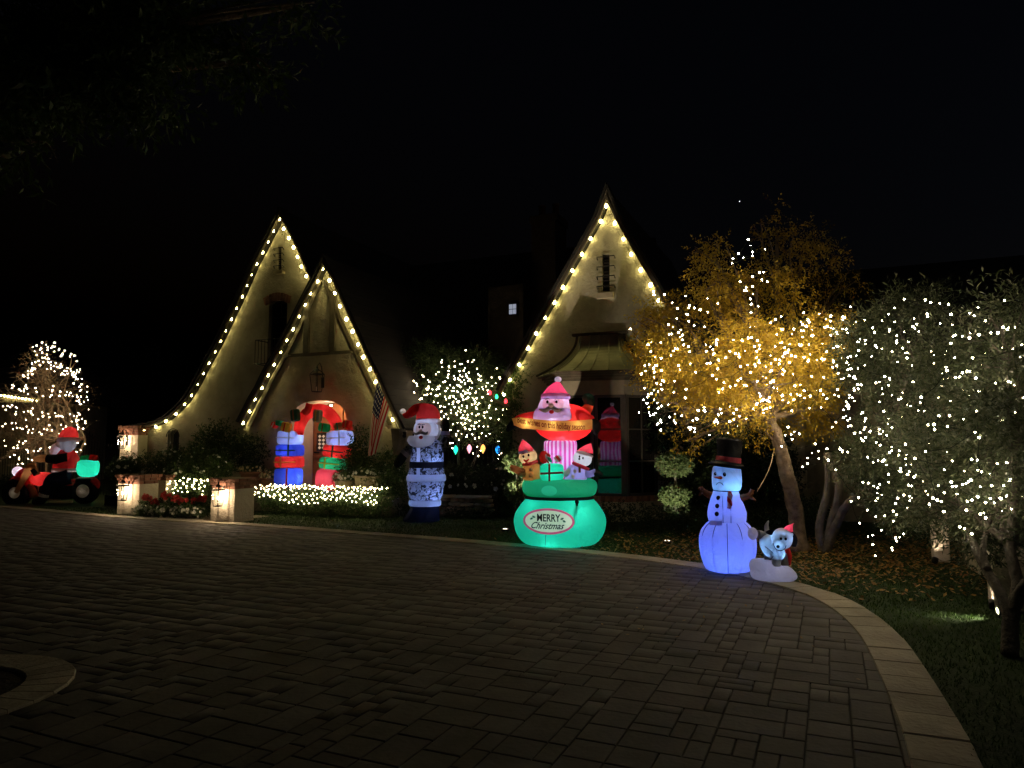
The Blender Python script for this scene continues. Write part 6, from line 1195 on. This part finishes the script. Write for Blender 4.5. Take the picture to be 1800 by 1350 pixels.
B.lathe('torso', smooth([(400, 74, 948), (400, 76, 930), (402, 70, 880), (398, 56, 845), (395, 36, 820)]), 'red', sy=.8); B.lathe('belt', smooth([(400, 76, 962), (400, 82, 955), (400, 80, 942), (400, 74, 938)]), 'white', sy=.8)
B.tube('thigh', [(445, 985, -.12), (400, 1000, -.18), (355, 1010, -.22), (330, 1050, -.24), (310, 1095, -.24)], [52, 48, 42, 32, 26], 'navy'); B.tube('boot_cuff', [(310, 1090, -.24), (305, 1110, -.24)], [28, 30], 'white'); B.tube('boot', [(308, 1110, -.24), (290, 1135, -.24), (245, 1142, -.24)], [26, 24, 14], 'black')
B.tube('arm', [(425, 875, -.12), (370, 882, -.22), (318, 878, -.24)], [34, 30, 26], 'black'); B.tube('hand', [(320, 878, -.24), (275, 878, -.25), (238, 888, -.25)], [24, 24, 12], 'tan')
B.ell('head', 405, 785, 50, 55, -.02, .2, 'white'); B.ell('face', 368, 790, 26, 34, -.06, .15, 'skin'); B.ell('beard', 345, 825, 36, 42, -.08, .15, 'white', rot=.4); B.ell('hair', 425, 800, 34, 42, -.12, .14, 'white'); B.disc('eye', 357, 776, 4, 6, -.19, 'black')
h_ = B.lathe('hat', smooth([(405, 54, 762), (407, 52, 735), (412, 40, 705), (415, 20, 688), (416, 6, 682)]), 'red'); B.lathe('hat_brim', smooth([(403, 54, 776), (403, 60, 768), (404, 58, 752), (405, 52, 748)]), 'white', parent=h_)
sk = B.lathe('green_sack', smooth([(538, 30, 994), (538, 55, 975), (537, 63, 935), (538, 58, 900), (538, 40, 888)]), 'teal'); B.box('sack_gift', 572, 875, 44, 36, -.03, .16, 'red', .2, .4, sk); B.box('sack_gift', 520, 878, 46, 36, -.03, .16, 'green', -.2, .4, sk)
for a, b, y, p, c in ((400, 800, 0, 3.0, (.6, .72, 1)), (410, 890, 0, 2.6, (1, .85, .9)), (538, 945, 0, 3.2, (.8, 1, .95)), (410, 725, 0, .9, (1, .9, .9)), (250, 1005, 0, 1.8, (1, .9, .9)), (110, 1006, 0, .25, (1, .9, .9)), (172, 1050, 0, .25, (1, .9, .9)), (478, 1035, 0, .2, (1, .9, .9)), (542, 1010, 0, .25, (1, .9, .9)), (592, 1040, 0, .2, (1, .9, .9)), (420, 1030, 0, .5, (1, .9, .9)), (108, 1088, -.12, .08, (1, .9, .9)), (528, 1078, -.12, .1, (1, .9, .9)), (210, 945, -.15, .12, (1, .9, .8)), (275, 878, -.25, .1, (1, .9, .8)), (105, 960, 0, .8, (1, .8, 1)), (360, 830, -.08, .5, (.6, .72, 1)), (185, 975, -.16, .12, (1, .9, .8)), (530, 1020, 0, .5, (1, .9, .9)), (140, 1030, 0, .25, (1, .9, .9)), (420, 950, 0, .5, (.6, .7, 1)), (425, 805, -.12, .3, (.6, .72, 1)), (360, 790, -.10, .12, (.7, .8, 1)), (405, 768, 0, .3, (.7, .8, 1))): B.led(a, b, y, p, c)  # small lamps in fenders, hubs, seat and hair are added fill

# ---- flag on a slanted pole (crop scale 4.5 from 380,640)
fx = Inf('flag_on_pole', 'striped flag with starry canton hanging from a slanted pole right of the door', 'flag', 698, 755, 1430, 520, 4.5, Y=15.95, gz=D(698, 755, 15.95)[2], turn=False, group=None)
fx.tube('pole', [(1475, 560, .25), (1430, 515, .15), (1350, 290, -.05), (1277, 92, -.22)], 4.5, M['trim']); fx.ell('finial', 1275, 88, 8, 8, -.22, .02, 'yellow'); MB().bbox(*fx.q(1475, 560, .27), .08, .10, .14, .01).build('pole_bracket', M['iron'], fx.t)
m_, t_, o_ = nt('flag_cloth'); uv = N(t_, 'ShaderNodeUVMap'); sp = N(t_, 'ShaderNodeSeparateXYZ'); t_.links.new(uv.outputs[0], sp.inputs[0])
def mth(op, a, b=None, **k):
    n = N(t_, 'ShaderNodeMath', operation=op)
    for i, x in enumerate((a, b)):
        if x is None: continue
        if isinstance(x, (int, float)): n.inputs[i].default_value = x
        else: t_.links.new(x, n.inputs[i])
    return n.outputs[0]
U_, V_ = sp.outputs[0], sp.outputs[1]
red = mth('GREATER_THAN', mth('FRACT', mth('MULTIPLY', V_, 6.5)), .5); can = mth('MULTIPLY', mth('LESS_THAN', U_, .42), mth('GREATER_THAN', V_, 6 / 13))
su = mth('SUBTRACT', mth('FRACT', mth('MULTIPLY', U_, 14.)), .5); sv = mth('SUBTRACT', mth('FRACT', mth('MULTIPLY', V_, 9.5)), .5); star = mth('LESS_THAN', mth('ADD', mth('MULTIPLY', su, su), mth('MULTIPLY', sv, sv)), .06)
def mixc(f, a, b):
    n = N(t_, 'ShaderNodeMix', data_type='RGBA'); t_.links.new(f, n.inputs[0])
    for i, x in ((6, a), (7, b)):
        if isinstance(x, tuple): n.inputs[i].default_value = c4(x)
        else: t_.links.new(x, n.inputs[i])
    return n.outputs[2]
body = mixc(red, (.62, .58, .52), (.50, .03, .035)); cn = mixc(star, (.02, .025, .09), (.62, .6, .56)); fabric_out(t_, o_, mixc(can, body, cn), None, .25)
nu_, nv_ = 30, 16; vs = []; uvs = []
for i in range(nu_ + 1):
    u = i / nu_
    for j in range(nv_ + 1):
        v = j / nv_                                               # u: down the fly (hangs down), v: along the pole
        ta, tb = 1278 + (1372 - 1278) * (1 - v), 150 + (385 - 150) * (1 - v); ta, tb = 1280 + 90 * v, 140 + 215 * v
        ba, bb = 1218 + 52 * v + 10 * math.sin(v * 7), 728 - 20 * v; f = u
        a = ta + (ba - ta) * f - 26 * math.sin(math.pi * f) * (1 - v) * .6 + 6 * math.sin(v * 11 + u * 4) * u; b = tb + (bb - tb) * f
        vs.append(fx.q(a, b, -.19 + .22 * v * (1 - u) + .075 * math.sin(v * 14 + u * 2.2) * (.25 + .75 * u))); uvs.append((u, 1 - v))
fs = [(i * (nv_ + 1) + j, (i + 1) * (nv_ + 1) + j, (i + 1) * (nv_ + 1) + j + 1, i * (nv_ + 1) + j + 1) for i in range(nu_) for j in range(nv_)]
fo = MB().add(vs, fs, True).build('flag_cloth', m_, fx.t); ul_ = fo.data.uv_layers.new(name='UVMap')
for lp in fo.data.loops: ul_.data[lp.index].uv = uvs[lp.vertex_index]
